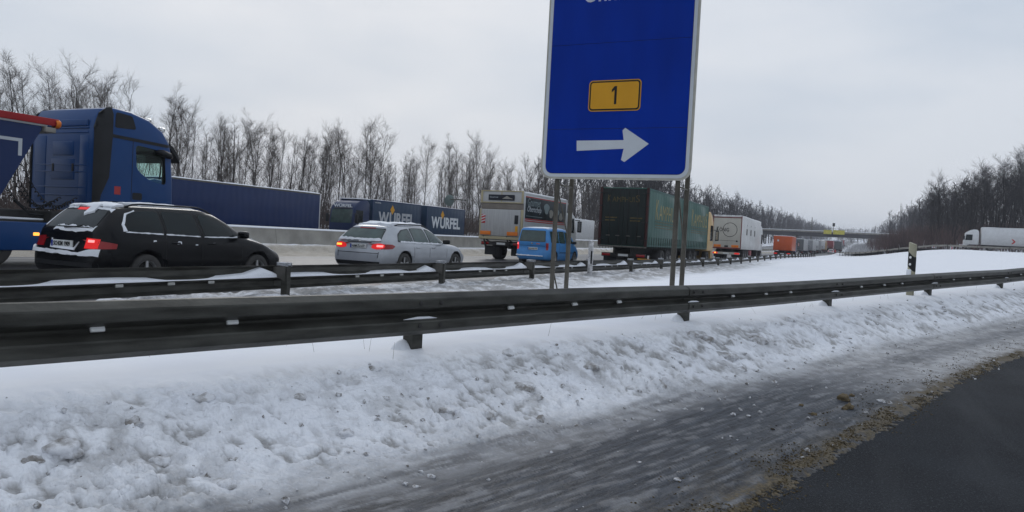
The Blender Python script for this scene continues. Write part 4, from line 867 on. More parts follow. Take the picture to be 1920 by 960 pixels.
def patch(pr, outline, view, parent, name, mat, off=0.006, step=0.05, skirt=0.012, mirror=False, thick=None, smooth=True):
    """lay a panel with this outline onto the body. view 'side': (y,z) seen from +x; 'left' the mirrored; 'rear': (x,z); 'front': (x,z); 'top': (x,y)"""
    ol = [Vector(p[:2]) for p in outline]; xs = [p.x for p in ol]; ys = [p.y for p in ol]
    dense = []
    for i in range(len(ol)):
        a, b = ol[i], ol[(i + 1) % len(ol)]; k = max(1, int((b - a).length / step)); dense += [a.lerp(b, j / k) for j in range(k)]
    nb = len(dense); pts = list(dense); gx = np.arange(min(xs) + step * 0.6, max(xs) - step * 0.3, step); gy = np.arange(min(ys) + step * 0.6, max(ys) - step * 0.3, step)
    def inside(x, y):
        c = False; j = nb - 1
        for i in range(nb):
            if (dense[i].y > y) != (dense[j].y > y) and x < (dense[j].x - dense[i].x) * (y - dense[i].y) / (dense[j].y - dense[i].y + 1e-12) + dense[i].x: c = not c
            j = i
        return c
    for x in gx:
        for y in gy:
            if inside(x, y) and min((p.x - x) ** 2 + (p.y - y) ** 2 for p in dense) > (step * 0.35) ** 2: pts.append(Vector((x, y)))
    r = delaunay_2d_cdt(pts, [(i, (i + 1) % nb) for i in range(nb)], [], 1, 1e-5)
    vs, fs = r[0], r[2]; out_v = []; skv = []
    for p in vs:
        if view in ('side', 'left'): o, d = ((3, p.x, p.y), (-1, 0, 0)) if view == 'side' else ((-3, p.x, p.y), (1, 0, 0))
        elif view == 'rear': o, d = (p.x, -3, p.y), (0, 1, 0)
        elif view == 'front': o, d = (p.x, 45, p.y), (0, -1, 0)
        else: o, d = (p.x, p.y, 4), (0, 0, -1)
        h, n = pr.hit(o, d)
        if h is None: h = Vector(out_v[-1]) if out_v else Vector(o) + Vector(d) * 3; n = -Vector(d)
        if n.dot(Vector(d)) > 0: n = -n
        t = off + (thick(p.x, p.y) if thick else 0)
        up = Vector((0, 0, 1)) if view == 'top' else n
        out_v.append(tuple(h + up * t)); skv.append(tuple(h - n * skirt))
    mb = MB(); mb.add(out_v, [tuple(f) for f in fs], 0, smooth)
    ec = {}
    for f in fs:
        for i in range(len(f)): e = (f[i], f[(i + 1) % len(f)]); ec[e] = ec.get(e, 0) + 1
    sv = []; sf = []; mp_ = {}
    for (a, b) in ec:
        if (b, a) not in ec:
            o_ = len(sv); sv += [out_v[a], out_v[b], skv[b], skv[a]]; sf.append((o_, o_ + 3, o_ + 2, o_ + 1))
    mb.add(sv, sf, 0, False)
    me = recalc_out(mb.mesh(name, mat), view); return link(name, me, parent)
def recalc_out(me, view):
    return me
def smooth_poly(p, n=3, r=0.06):                      # the outline with its corners rounded
    o = []; k = len(p)
    for i in range(k):
        a, b, c = (np.array(p[(i + j) % k], float) for j in (-1, 0, 1)); la, lc = np.linalg.norm(a - b), np.linalg.norm(c - b)
        d1 = b + (a - b) / la * min(r, la * 0.45); d2 = b + (c - b) / lc * min(r, lc * 0.45)
        for j in range(n + 1): t = j / n; o.append(tuple((1 - t) ** 2 * d1 + 2 * t * (1 - t) * b + t * t * d2))
    return o
def smooth_poly_old(p, n=4):
    P = np.array(p, float); k = len(P); o = []
    for i in range(k):
        p0, p1, p2, p3 = P[i - 1], P[i], P[(i + 1) % k], P[(i + 2) % k]
        for j in range(n):
            t = j / n; o.append(0.5 * (2*p1 + (p2 - p0)*t + (2*p0 - 5*p1 + 4*p2 - p3)*t*t + (3*p1 - p0 - 3*p2 + p3)*t**3))
    return [tuple(q) for q in o]
def wheel(parent, x, y, r, wd, side, rimmat, spokes=5, rim_r=0.66, name='wheel', truck=False):
    s = side; mb = MB(); mb.lathe([(r * rim_r, s * 0.0), (r * 0.90, s * 0.012), (r * 0.985, s * -0.02), (r, s * -0.05), (r, s * -(wd - 0.05)), (r * 0.96, s * -wd), (r * rim_r, s * -wd)], (x, y, r), 'x', 28)
    w_ = mb.build(name, MAT['rubber'], parent); mb = MB()
    if truck:
        mb.lathe([(r * rim_r, s * -0.01), (r * rim_r * 0.93, s * -0.05), (r * rim_r * 0.85, s * -0.10), (r * 0.3, s * -0.12), (r * 0.28, s * -0.03), (r * 0.12, s * 0.0), (0.0, s * 0.0)], (x, y, r), 'x', 24)
    else:
        mb.lathe([(r * rim_r, s * -0.004), (r * rim_r * 0.93, s * -0.015), (r * rim_r * 0.90, s * -0.07)], (x, y, r), 'x', 28)
        mb.lathe([(r * 0.15, s * -0.02), (r * 0.12, s * -0.008), (0, s * -0.006)], (x, y, r), 'x', 16)
        for k in range(spokes):
            a = 2 * math.pi * k / spokes + 0.3; c_, s_ = math.cos(a), math.sin(a); hw = r * 0.075
            q = [(r * 0.10, -hw * 1.2), (r * 0.10, hw * 1.2), (r * rim_r * 0.95, hw), (r * rim_r * 0.95, -hw)]
            P0 = [(x + s * -0.010, y + u * c_ - v * s_, r + u * s_ + v * c_) for u, v in q]; P1 = [(x + s * -0.035, p[1], p[2]) for p in P0]
            mb.add(P0 + P1, [(0,1,2,3), (7,6,5,4), (0,4,5,1), (1,5,6,2), (2,6,7,3), (3,7,4,0)])
    mb.build('rim', rimmat, w_)
    if not truck: MB().lathe([(r * rim_r * 0.9, s * -0.075), (0.0, s * -0.075)], (x, y, r), 'x', 20).build('brake_disc', MAT['chassis'], w_)
    return w_
def car_shell(c):
    L_, hw, H, zb, zbr = c['L'], c['W'] / 2, c['H'], c['belt'], c.get('belt_r', c['belt'] + 0.03)
    ra, fa = c['ra'], c['ra'] + c['wb']; tg = c['tail']; roof_r = c['roof_r']; ws_t, cowl, hood = c['ws_top'], c['cowl'], c['hood']
    bx_, g = c.get('tumble', 0.72), c.get('roofw', 0.62)
    X = np.array([0, 0.80, 0.955, 1.0, 0.992, 0.955, bx_ + 0.01, g, 0]) * hw
    def row(xs, y, z): return np.stack([np.asarray(xs, float), np.asarray(y, float) * np.ones(9), np.asarray(z, float)], 1)
    zr_ = np.array([0.24, 0.25, 0.40, 0.60, 0.82, zbr, roof_r - 0.10, roof_r - 0.035, roof_r]); yr_ = np.array([0.30, 0.10, 0.0, 0.015, 0.075, tg[0], tg[1], tg[1] + 0.07, tg[1] + 0.20])
    zs = lambda rt, b: np.array([0.20, 0.21, 0.34, 0.56, 0.80, b, rt - 0.115, rt - 0.045, rt])
    R = [row(X * 0, yr_, zr_), row(X * np.array([1, .88, .84, .83, .82, .82, .86, .88, 1]), yr_ + np.array([0, .03, .05, .05, .05, .05, .03, .02, 0]), zr_)]
    R.append(row(X * np.array([1, .97, .965, .965, .965, .965, .965, .97, 1]), yr_ + np.array([.1, .2, .24, .24, .24, .22, .16, .14, .06]), zr_ * 0.5 + zs(roof_r, zbr) * 0.5))
    R.append(row(X, np.array([ra] * 6 + [ra - .02] * 3), zs(H - 0.012, zbr - 0.005)))
    R.append(row(X, np.full(9, (ra + fa) / 2 - 0.1), zs(H, (zb + zbr) / 2)))
    R.append(row(X * np.array([1, 1, 1, 1, 1, 1, 1.0, .98, 1]), np.array([ws_t + .25] * 6 + [ws_t + 0.05, ws_t, ws_t - 0.02]), zs(H - 0.045, zb + 0.005)))
    zc = zb - 0.01
    R.append(row(X * np.array([1, 1, 1, 1, .995, .97, 1.15, 1.05, 1]), np.array([cowl - .12] * 5 + [cowl - .10, cowl, cowl + .05, cowl + .08]), [0.20, 0.21, 0.34, 0.56, 0.80, zb - 0.03, zc + 0.01, zc + .035, zc + .05]))
    R.append(row(X * np.array([1, 1, 1, 1, .99, .93, 1.05, .95, 1]), np.array([fa + .1] * 9), [0.20, 0.21, 0.34, 0.56, hood[0] - .10, hood[0] - .03, hood[0], hood[0] + .02, hood[0] + .03]))
    R.append(row(X * np.array([1, .95, .94, .93, .91, .88, .95, .9, 1]), np.array([L_ - .32] * 9), [0.22, 0.23, 0.36, 0.52, hood[1] - .08, hood[1] - .03, hood[1] - .005, hood[1] + .01, hood[1] + .015]))
    R.append(row(X * np.array([1, .80, .80, .80, .78, .75, .7, .6, 1]), np.array([L_ - .20, L_ - .12, L_ - .08, L_ - .08, L_ - .11, L_ - .15, L_ - .19, L_ - .22, L_ - .24]), [0.24, 0.25, 0.38, 0.52, hood[1] - .12, hood[1] - .07, hood[1] - .04, hood[1] - .025, hood[1] - .02]))
    R.append(row(X * 0, np.array([L_ - .15, L_ - .04, L_, L_, L_ - .04, L_ - .08, L_ - .12, L_ - .15, L_ - .18]), [0.24, 0.25, 0.38, 0.52, hood[1] - .12, hood[1] - .07, hood[1] - .04, hood[1] - .025, hood[1] - .02]))
    net = np.array(R); A = pchip(net, 8); B = pchip(A.transpose(1, 0, 2), 6).transpose(1, 0, 2)
    mb = MB(); mb.grid(B.tolist(), 0, True); Bm = B.copy(); Bm[..., 0] *= -1; mb.grid(Bm.tolist(), 0, True, True)
    return recalc(mb.mesh('body', [c['paint'], MAT['plastic']]))
def arch_cut(c, r):
    cs = []
    for y in (c['ra'], c['ra'] + c['wb']):
        for s in (-1, 1):
            mb = MB(); mb.lathe([(r, s * 0.55), (r, s * 1.3)], (0, y, c['wr'] + 0.02), 'x', 32, 0, True); me = recalc(mb.mesh('cut', MAT['plastic'])); cs.append(me)
    return cs
def build_car(t, c, detail=True):
    shell = car_shell(c); pr = Proj(shell); hw = c['W'] / 2
    me = boolean(shell, arch_cut(c, c['wr'] * 1.13), None) if detail else shell
    me.name = 'body'; me.polygons.foreach_set('use_smooth', [True] * len(me.polygons)); body = link('body', me, t)
    # windows
    for ol in c['windows']:
        for v in ('side', 'left'):
            fr = patch(pr, smooth_poly(grow(ol, 0.022), 3), v, t, 'window', c.get('trim', MAT['plastic']), 0.003, 0.06); patch(pr, smooth_poly(ol, 3), v, fr, 'pane', c.get('glass', MAT['glass']), 0.008, 0.07)
    fr = patch(pr, smooth_poly(grow(c['rearwin'], 0.02), 3), 'rear', t, 'rear_window', MAT['plastic'], 0.003, 0.07); patch(pr, smooth_poly(c['rearwin'], 3), 'rear', fr, 'pane', c.get('rglass', MAT['glassdark']), 0.008, 0.08)
    zt = c['H'] - 0.14; zb = c['belt'] + 0.04; patch(pr, [(-hw * .72, zb), (hw * .72, zb), (hw * .60, zt), (-hw * .60, zt)], 'front', t, 'windscreen', MAT['glass'], 0.006, 0.1)
    for s in (-1, 1):
        for y in (c['ra'], c['ra'] + c['wb']): wheel(t, s * (hw - 0.015), y, c['wr'], 0.21, s, c.get('rim', MAT['alloy']))
        # mirror
        my = c['mirror']; mb = MB(); mb.rbox((s * (hw - 0.02) if s > 0 else -hw - 0.20, my - 0.02, c['belt'] + 0.0), (hw + 0.20 if s > 0 else -(hw - 0.02), my + 0.10, c['belt'] + 0.14), 0.045); mb.build('mirror', c.get('mirrormat', c['paint']), t)
        if detail:
            for (ya, yb) in c['seams']:
                patch(pr, [(ya, 0.30), (ya + 0.012, 0.30), (yb + 0.012, c['belt'] - 0.01), (yb, c['belt'] - 0.01)], 'side' if s > 0 else 'left', t, 'door_seam', MAT['black'], 0.002, 0.12)
            for hy in c['handles']:
                h, n = pr.hit((s * 3, hy, c['belt'] - 0.12), (-s, 0, 0)); mb = MB(); mb.rbox((h.x - 0.02, hy - 0.09, c['belt'] - 0.135), (h.x + 0.02, hy + 0.09, c['belt'] - 0.10), 0.015); mb.build('door_handle', c.get('handlemat', c['paint']), t)
            if c.get('rails'):
                ya, yb = c['rails']; pts = []
                for k in range(13):
                    f = k / 12; y = ya + (yb - ya) * f; h, n = pr.hit((s * hw * 0.60, y, 3), (0, 0, -1)); pts.append((h.x, y, h.z + 0.045 * min(1, min(f, 1 - f) * 9) + 0.003))
                mb = MB(); mb.tube(pts, 0.016, 6); mb.build('roof_rail', c.get('railmat', MAT['plastic']), t)
    return body, pr
def grow(ol, g):
    cx = sum(p[0] for p in ol) / len(ol); cy = sum(p[1] for p in ol) / len(ol); o = []
    for x, y in ol:
        o.append((x + math.copysign(g, x - cx), y + math.copysign(g, y - cy)))
    return o
def plate(t, x, y, z, text, w_=0.50, h_=0.11, tilt=0.0):
    p = MB().rbox((x - w_/2, y - 0.012, z), (x + w_/2, y + 0.02, z + h_), 0.006).build('license_plate', MAT['plate'], t)
    MB().box((x - w_/2 + 0.004, y - 0.0155, z + 0.006), (x - w_/2 + 0.045, y - 0.0115, z + h_ - 0.006)).build('country_band', MAT['plateblue'], p)
    lettering(text, p, w_ * 0.80, h_ * 0.66, (x - w_/2 + 0.065, y - 0.0135, z + h_ * 0.17), 'back', MAT['black'], 0.012)
def snowcap(pr, ol, t, thick, name='snow_cover', step=0.05, seed=0, mat=None):
    def th(x, y): return thick * (0.35 + 1.2 * float(fbm(np.array([x * 4.0 + seed]), np.array([y * 4.0]), 3, 7)[0]))
    return patch(pr, ol, 'top', t, name, mat or MAT['snow'], 0.004, step, 0.01, thick=th)
def ragged(ol, amp, seed, step=0.06):
    R = random.Random(seed); o = []
    for i in range(len(ol)):
        a, b = ol[i], ol[(i + 1) % len(ol)]; n = max(1, int(math.dist(a, b) / step))
        for k in range(n): f = k / n; o.append((a[0] + (b[0] - a[0]) * f + R.uniform(-amp, amp), a[1] + (b[1] - a[1]) * f + R.uniform(-amp, amp)))
    return o

# --- black estate
blk = M('black_car_paint', (0.004, 0.0045, 0.006), 0.22, 0, 0.2, 2, spec=0.22, grime=0.05, gz=(0.1, 0.9), gcol=(0.08, 0.077, 0.072))
golf = dict(L=4.42, W=1.78, H=1.49, belt=0.945, belt_r=0.985, ra=0.98, wb=2.58, wr=0.315, tail=(0.10, 0.44), roof_r=1.44, ws_top=2.55, cowl=3.42, hood=(0.90, 0.74), paint=blk, tumble=0.70, roofw=0.60, mirror=3.00,
            windows=[[(0.62, 1.00), (0.56, 1.10), (0.68, 1.28), (0.85, 1.345), (1.30, 1.37), (1.30, 0.985)], [(1.38, 0.985), (1.38, 1.372), (2.05, 1.365), (2.10, 0.965)], [(2.20, 0.960), (2.17, 1.36), (2.52, 1.315), (2.85, 1.15), (3.04, 0.985), (2.98, 0.955)]],
            rearwin=[(-0.62, 1.03), (-0.55, 1.33), (0.55, 1.33), (0.62, 1.03)], seams=[(1.34, 1.34), (2.14, 2.14), (3.10, 3.14)], handles=[1.55, 2.36], rails=(0.75, 2.60), glass=MAT['glassdark'], trim=MAT['chassis'])
GX, GY = -12.0, 8.95 - 0.98
t = thing('estate_car', 'black estate car with snow crusted bumper and lit tail lights', 'car', (GX, GY, float(zr(GY))))
body, pr = build_car(t, golf)
def lamp(pr, t, ol_side, ol_rear, mats, side):
    m = [(-p[0], p[1]) for p in ol_rear] if side < 0 else ol_rear
    o = patch(pr, m, 'rear', t, 'taillight', mats, 0.012, 0.05)
    if ol_side: patch(pr, ol_side, 'side' if side > 0 else 'left', o, 'side_lens', MAT['red'], 0.012, 0.05)
    return o
for s in (-1, 1):
    o = lamp(pr, t, [(0.10, 0.70), (0.10, 0.84), (0.40, 0.79), (0.38, 0.71)], [(0.52, 0.70), (0.52, 0.875), (0.775, 0.86), (0.775, 0.70)], MAT['redlit'] if s > 0 else MAT['red'], s)
    patch(pr, [(x * s, z) for x, z in ((0.57, 0.80), (0.57, 0.845), (0.70, 0.84), (0.70, 0.80))], 'rear', o, 'bulb', MAT['redhot'] if s > 0 else MAT['red'], 0.018, 0.05)
plate(t, -0.02, 0.045, 0.70, 'SO·KM 1909', 0.52, 0.115)
patch(pr, [(-0.33, 0.84), (-0.30, 0.68), (0.30, 0.66), (0.36, 0.80), (0.30, 0.70), (-0.26, 0.71)], 'rear', t, 'plate_surround', MAT['snow'], 0.02, 0.05)
patch(pr, [(-0.22, 1.335), (0.22, 1.335), (0.20, 1.375), (-0.20, 1.375)], 'rear', t, 'brake_light', MAT['redlit'], 0.012, 0.05)
MB().tube([(-0.05, 0.10, 1.03), (0.25, 0.11, 1.05), (0.36, 0.14, 1.08)], 0.012, 6).build('rear_wiper', MAT['plastic'], t)
patch(pr, [(-0.80, 0.40), (-0.80, 0.47), (0.80, 0.47), (0.80, 0.40)], 'rear', t, 'bumper_strip', MAT['plastic'], 0.006, 0.08)
# snow
def th1(x, y): return 0.025 + 0.03 * float(fbm(np.array([x * 6.0]), np.array([y * 9.0]), 2, 3)[0])
patch(pr, ragged([(-0.80, 0.60), (-0.80, 0.70), (-0.70, 0.655), (0.45, 0.625), (0.62, 0.665), (0.80, 0.68), (0.80, 0.58), (0.55, 0.575)], 0.008, 3), 'rear', t, 'snow_ledge', MAT['snow'], 0.012, 0.05, thick=th1)
patch(pr, ragged([(-0.35, 0.99), (-0.30, 1.07), (0.62, 1.06), (0.60, 0.985), (0.1, 0.965), (-0.1, 0.985)], 0.018, 4), 'rear', t, 'snow_patch', MAT['snow'], 0.008, 0.04)
patch(pr, ragged([(-0.60, 1.355), (-0.60, 1.375), (-0.25, 1.385), (-0.25, 1.362)], 0.006, 5), 'rear', t, 'snow_patch', MAT['snow'], 0.010, 0.04)
patch(pr, ragged([(0.24, 1.355), (0.24, 1.385), (0.56, 1.37), (0.60, 1.30), (0.55, 1.34)], 0.006, 6), 'rear', t, 'snow_patch', MAT['snow'], 0.010, 0.04)
patch(pr, ragged([(-0.64, 1.05), (-0.57, 1.34), (-0.55, 1.34), (-0.60, 1.05)], 0.006, 7), 'rear', t, 'snow_patch', MAT['snow'], 0.010, 0.04)
for s_, ol in enumerate([[(0.56, 0.985), (1.30, 0.968), (1.30, 0.985), (0.62, 1.003)], [(1.36, 0.963), (2.12, 0.945), (2.10, 0.962), (1.36, 0.985)], [(2.2, 0.942), (3.02, 0.945), (3.03, 0.985), (2.9, 0.962), (2.2, 0.960)], [(0.53, 1.0), (0.53, 1.12), (0.66, 1.30), (0.86, 1.365), (0.86, 1.352), (0.685, 1.285), (0.57, 1.11), (0.60, 1.0)]]):
    patch(pr, ragged(ol, 0.005, 11 + s_), 'side', t, 'snow_sill', MAT['snow'], 0.010, 0.04)
R5 = random.Random(9)
for k in range(9):
    cx, cy = R5.uniform(-0.1, 0.50), 0.55 + k * 0.24 + R5.uniform(-0.1, 0.1); a, b = R5.uniform(0.07, 0.17), R5.uniform(0.10, 0.24)
    snowcap(pr, ragged([(cx - a, cy - b), (cx + a, cy - b * 0.7), (cx + a * .8, cy + b), (cx - a * .7, cy + b * .8)], 0.03, 20 + k), t, 0.035, seed=k)
snowcap(pr, ragged([(-0.55, 0.50), (0.5, 0.50), (0.5, 0.75), (-0.55, 1.0)], 0.03, 40), t, 0.03, seed=31)
snowcap(pr, ragged([(-0.6, 3.62), (0.62, 3.60), (0.66, 4.25), (-0.6, 4.28)], 0.035, 41), t, 0.02, seed=5)
for k, (y_, z_, r_) in enumerate(((1.62, 0.835, 0.05), (2.40, 0.83, 0.03), (1.1, 0.86, 0.03), (2.0, 0.80, 0.025))): patch(pr, ragged([(y_ - r_, z_ - r_ * .5), (y_ + r_, z_ - r_ * .4), (y_ + r_ * .8, z_ + r_ * .5), (y_ - r_ * .9, z_ + r_ * .3)], 0.008, 50 + k, 0.03), 'side', t, 'snow_patch', MAT['snow'], 0.012, 0.02)

# --- silver estate
slv = M('silver_car_paint', (0.42, 0.44, 0.475), 0.30, 0.35, 0.10, 2, coat=0.5, grime=0.12, gz=(0.1, 1.0), gcol=(0.20, 0.195, 0.19))
benz = dict(L=4.70, W=1.81, H=1.46, belt=0.93, belt_r=0.965, ra=1.02, wb=2.84, wr=0.33, tail=(0.10, 0.46), roof_r=1.395, ws_top=2.62, cowl=3.50, hood=(0.90, 0.72), paint=slv, tumble=0.69, roofw=0.58, mirror=3.02, mirrormat=MAT['plastic'],
            windows=[[(0.68, 0.975), (0.80, 1.14), (1.05, 1.265), (1.42, 1.315), (1.42, 0.965)], [(1.50, 0.965), (1.50, 1.32), (1.72, 1.335), (2.20, 1.34), (2.26, 0.95)], [(2.34, 0.945), (2.30, 1.335), (2.56, 1.30), (2.88, 1.15), (3.12, 0.965), (3.05, 0.94)]],
            rearwin=[(-0.66, 0.995), (-0.57, 1.275), (0.57, 1.275), (0.66, 0.995)], seams=[(1.50, 1.46), (2.30, 2.30), (3.25, 3.30)], handles=[1.66, 2.50], rails=(0.95, 2.65), glass=MAT['glassgreen'], rglass=MAT['glassgreen'], trim=MAT['plastic'], railmat=MAT['plastic'])
SX, SYY = -12.4, 17.5 - 1.02
t = thing('estate_car', 'silver estate car with snow on its roof and glowing tail lights', 'car', (SX, SYY, float(zr(SYY))))
body, pr = build_car(t, benz)
for s in (-1, 1):
    o = lamp(pr, t, [(0.10, 0.74), (0.10, 0.88), (0.40, 0.88), (0.52, 0.83), (0.40, 0.76)], smooth_poly([(0.40, 0.76), (0.44, 0.86), (0.62, 0.90), (0.80, 0.88), (0.80, 0.76), (0.60, 0.73)], 2), MAT['redlit'], s)
    patch(pr, [(x * s, z) for x, z in ((0.58, 0.795), (0.58, 0.85), (0.76, 0.85), (0.76, 0.795))], 'rear', o, 'bulb', MAT['amberlit'] if s < 0 else MAT['redhot'], 0.018, 0.05)
patch(pr, [(-0.40, 0.90), (-0.40, 0.92), (0.40, 0.92), (0.40, 0.90)], 'rear', t, 'handle_strip', MAT['plastic'], 0.012, 0.05)
plate(t, 0.0, 0.055, 0.745, 'HAM·ZU 177', 0.52, 0.115)
patch(pr, [(-0.27, 1.285), (0.27, 1.285), (0.25, 1.315), (-0.25, 1.315)], 'rear', t, 'brake_light', MAT['red'], 0.014, 0.05)
patch(pr, [(-0.58, 1.275), (0.58, 1.275), (0.56, 1.30), (-0.56, 1.30)], 'rear', t, 'spoiler_lip', MAT['plastic'], 0.006, 0.05)
patch(pr, [(-0.72, 0.30), (-0.72, 0.40), (0.72, 0.40), (0.72, 0.30)], 'rear', t, 'bumper_strip', MAT['plastic'], 0.006, 0.08)
MB().tube([(-0.1, 0.14, 1.00), (-0.45, 0.15, 1.015)], 0.012, 6).build('rear_wiper', MAT['plastic'], t)
for s in (-1, 1): patch(pr, [(s * 0.66, 0.66), (s * 0.68, 0.66), (s * 0.66, 0.50), (s * 0.64, 0.50)], 'rear', t, 'seam', MAT['plastic'], 0.002, 0.05)
patch(pr, [(-0.66, 0.62), (0.66, 0.62), (0.66, 0.635), (-0.66, 0.635)], 'rear', t, 'tailgate_gap', MAT['black'], 0.003, 0.06)
snowcap(pr, ragged([(-0.52, 0.72), (0.52, 0.72), (0.50, 1.6), (0.44, 2.5), (-0.44, 2.5), (-0.5, 1.6)], 0.02, 61), t, 0.06, seed=3)
patch(pr, ragged([(-0.66, 0.955), (-0.64, 1.0), (0.66, 1.0), (0.68, 0.95)], 0.012, 62), 'rear', t, 'snow_ledge', MAT['snow'], 0.012, 0.05, thick=th1)
patch(pr, ragged([(0.80, 0.945), (3.0, 0.915), (3.1, 0.945), (0.80, 0.985)], 0.010, 63), 'side', t, 'snow_sill', MAT['snow'], 0.010, 0.05)
patch(pr, [(-0.05, 0.925), (0.05, 0.925), (0.05, 0.955), (-0.05, 0.955)], 'rear', t, 'badge', MAT['chrome'], 0.015, 0.03)

# --- blue van
vb = M('van_blue_paint', (0.055, 0.235, 0.54), 0.35, 0, 0.10, 2, coat=0.2, grime=0.12, gz=(0.1, 1.1), gcol=(0.16, 0.17, 0.19))
caddy = dict(L=4.45, W=1.79, H=1.82, belt=1.06, belt_r=1.08, ra=0.85, wb=2.68, wr=0.32, tail=(0.04, 0.20), roof_r=1.77, ws_top=2.75, cowl=3.62, hood=(1.02, 0.80), paint=vb, tumble=0.80, roofw=0.72, mirror=3.10, mirrormat=MAT['plastic'],
             windows=[[(0.42, 1.10), (0.42, 1.60), (1.35, 1.63), (1.35, 1.10)], [(1.46, 1.10), (1.46, 1.63), (2.15, 1.63), (2.20, 1.09)], [(2.30, 1.09), (2.26, 1.63), (2.75, 1.56), (3.08, 1.32), (3.28, 1.10)]],
             rearwin=[(-0.66, 1.12), (-0.60, 1.62), (0.60, 1.62), (0.66, 1.12)], seams=[(1.40, 1.40), (2.25, 2.25), (3.35, 3.35)], handles=[1.60, 2.45], glass=MAT['glassgreen'], rglass=MAT['glassgreen'], trim=MAT['plastic'])
t = thing('passenger_van', 'bright blue compact passenger van with one glowing tail light', 'van', (-14.3, 32.5, float(zr(32.5))))
body, pr = build_car(t, caddy)
for s in (-1, 1):
    o = patch(pr, [(s * 0.70, 0.72), (s * 0.70, 1.06), (s * 0.80, 1.06), (s * 0.80, 0.72)], 'rear', t, 'taillight', MAT['redlit'] if s < 0 else MAT['red'], 0.012, 0.05)
    if s < 0: patch(pr, [(-0.78, 0.95), (-0.78, 1.02), (-0.72, 1.02), (-0.72, 0.95)], 'rear', o, 'bulb', MAT['redhot'], 0.02, 0.05)
plate(t, 0.05, 0.035, 0.72, 'SO·NW 78', 0.50, 0.115)
patch(pr, [(-0.70, 0.90), (0.66, 0.90), (0.66, 0.915), (-0.70, 0.915)], 'rear', t, 'tailgate_groove', MAT['black'], 0.003, 0.06)
patch(pr, smooth_poly([(-0.05, 0.98), (-0.05, 1.06), (0.05, 1.06), (0.05, 0.98)], 3), 'rear', t, 'badge', MAT['chrome'], 0.012, 0.03)
patch(pr, [(0.22, 0.99), (0.22, 1.03), (0.40, 1.03), (0.40, 0.99)], 'rear', t, 'sticker', M('orange_sticker', (0.55, 0.16, 0.10), 0.5), 0.010, 0.04)
patch(pr, ragged([(-0.78, 0.42), (-0.78, 0.47), (0.6, 0.46), (0.6, 0.42)], 0.008, 71), 'rear', t, 'snow_ledge', MAT['snow'], 0.012, 0.05, thick=th1)
snowcap(pr, ragged([(-0.60, 0.30), (0.60, 0.30), (0.58, 2.6), (-0.58, 2.6)], 0.02, 72), t, 0.02, seed=8, step=0.09)
patch(pr, [(1.45, 0.60), (3.3, 0.60), (3.3, 0.635), (1.45, 0.635)], 'side', t, 'side_moulding', MAT['plastic'], 0.012, 0.1)
# ------------------------------------------------------------------ lorries
def inset(prof, d):
    P = np.array(prof, float); c = (P.min(0) + P.max(0)) / 2; e = (P.max(0) - P.min(0)) / 2
    return c + (P - c) * (1 - d / e)
def cab_shell(prof, hw, bev=0.10):
    rows = []
    for x, d in ((-hw, bev * 0.75), (-hw + bev * 0.22, bev * 0.3), (-hw + bev * 0.6, bev * 0.06), (-hw + bev, 0), (hw - bev, 0), (hw - bev * 0.6, bev * 0.06), (hw - bev * 0.22, bev * 0.3), (hw, bev * 0.75)):
        q = inset(prof, d) if d else np.array(prof, float); rows.append([(x, a, b) for a, b in q] + [(x, q[0][0], q[0][1])])
    mb = MB(); mb.grid(rows, 0, False); n = len(prof); mb.add(rows[0][:n], [tuple(range(n))]); mb.add(rows[-1][:n], [tuple(range(n))[::-1]]); return mb
def shade(me, ang=32):
    bm = bmesh.new(); bm.from_mesh(me); bmesh.ops.remove_doubles(bm, verts=bm.verts, dist=1e-4); bmesh.ops.recalc_face_normals(bm, faces=bm.faces)
    for f in bm.faces: f.smooth = True
    for e in bm.edges:
        if len(e.link_faces) == 2 and e.calc_face_angle(0) > math.radians(ang): e.smooth = False
    bm.to_mesh(me); bm.free(); return me
def paint(name, col, g=0.35, **k): return M(name, col, k.pop('rough', 0.42), 0, 0.08, 1.0, coat=k.pop('coat', 0.15), grime=g, gz=k.pop('gz', (0.5, 3.6)), gcol=k.pop('gcol', (0.20, 0.19, 0.18)), **k)
TW = 0.5
def folds(m, axis='Y', scale=0.55, strength=0.16):      # soft vertical folds of a curtain side
    t = m.node_tree; b = t.nodes['Principled BSDF']; c = t.nodes.new('ShaderNodeTexCoord'); w_ = t.nodes.new('ShaderNodeTexWave'); w_.bands_direction = axis; w_.inputs['Scale'].default_value = scale; w_.inputs['Distortion'].default_value = 4.0; w_.inputs['Detail'].default_value = 2
    t.links.new(c.outputs['Object'], w_.inputs['Vector']); bp = t.nodes.new('ShaderNodeBump'); bp.inputs['Strength'].default_value = strength; bp.inputs['Distance'].default_value = 0.05; t.links.new(w_.outputs['Fac'], bp.inputs['Height']); t.links.new(bp.outputs['Normal'], b.inputs['Normal']); return m
def axles(t, ys, hw=1.24, r=TW, dual=True):
    for y in ys:
        for s in (-1, 1): wheel(t, s * hw, y, r, 0.52 if dual else 0.32, s, MAT['steelrim'], 0, 0.58, 'wheel', True)
def chassis(t, y0, y1, z0=0.62, z1=1.0, hw=0.45):
    for s in (-1, 1): MB().box((s * hw - 0.05, y0, z0), (s * hw + 0.05, y1, z1)).build('chassis_rail', MAT['chassis'], t)
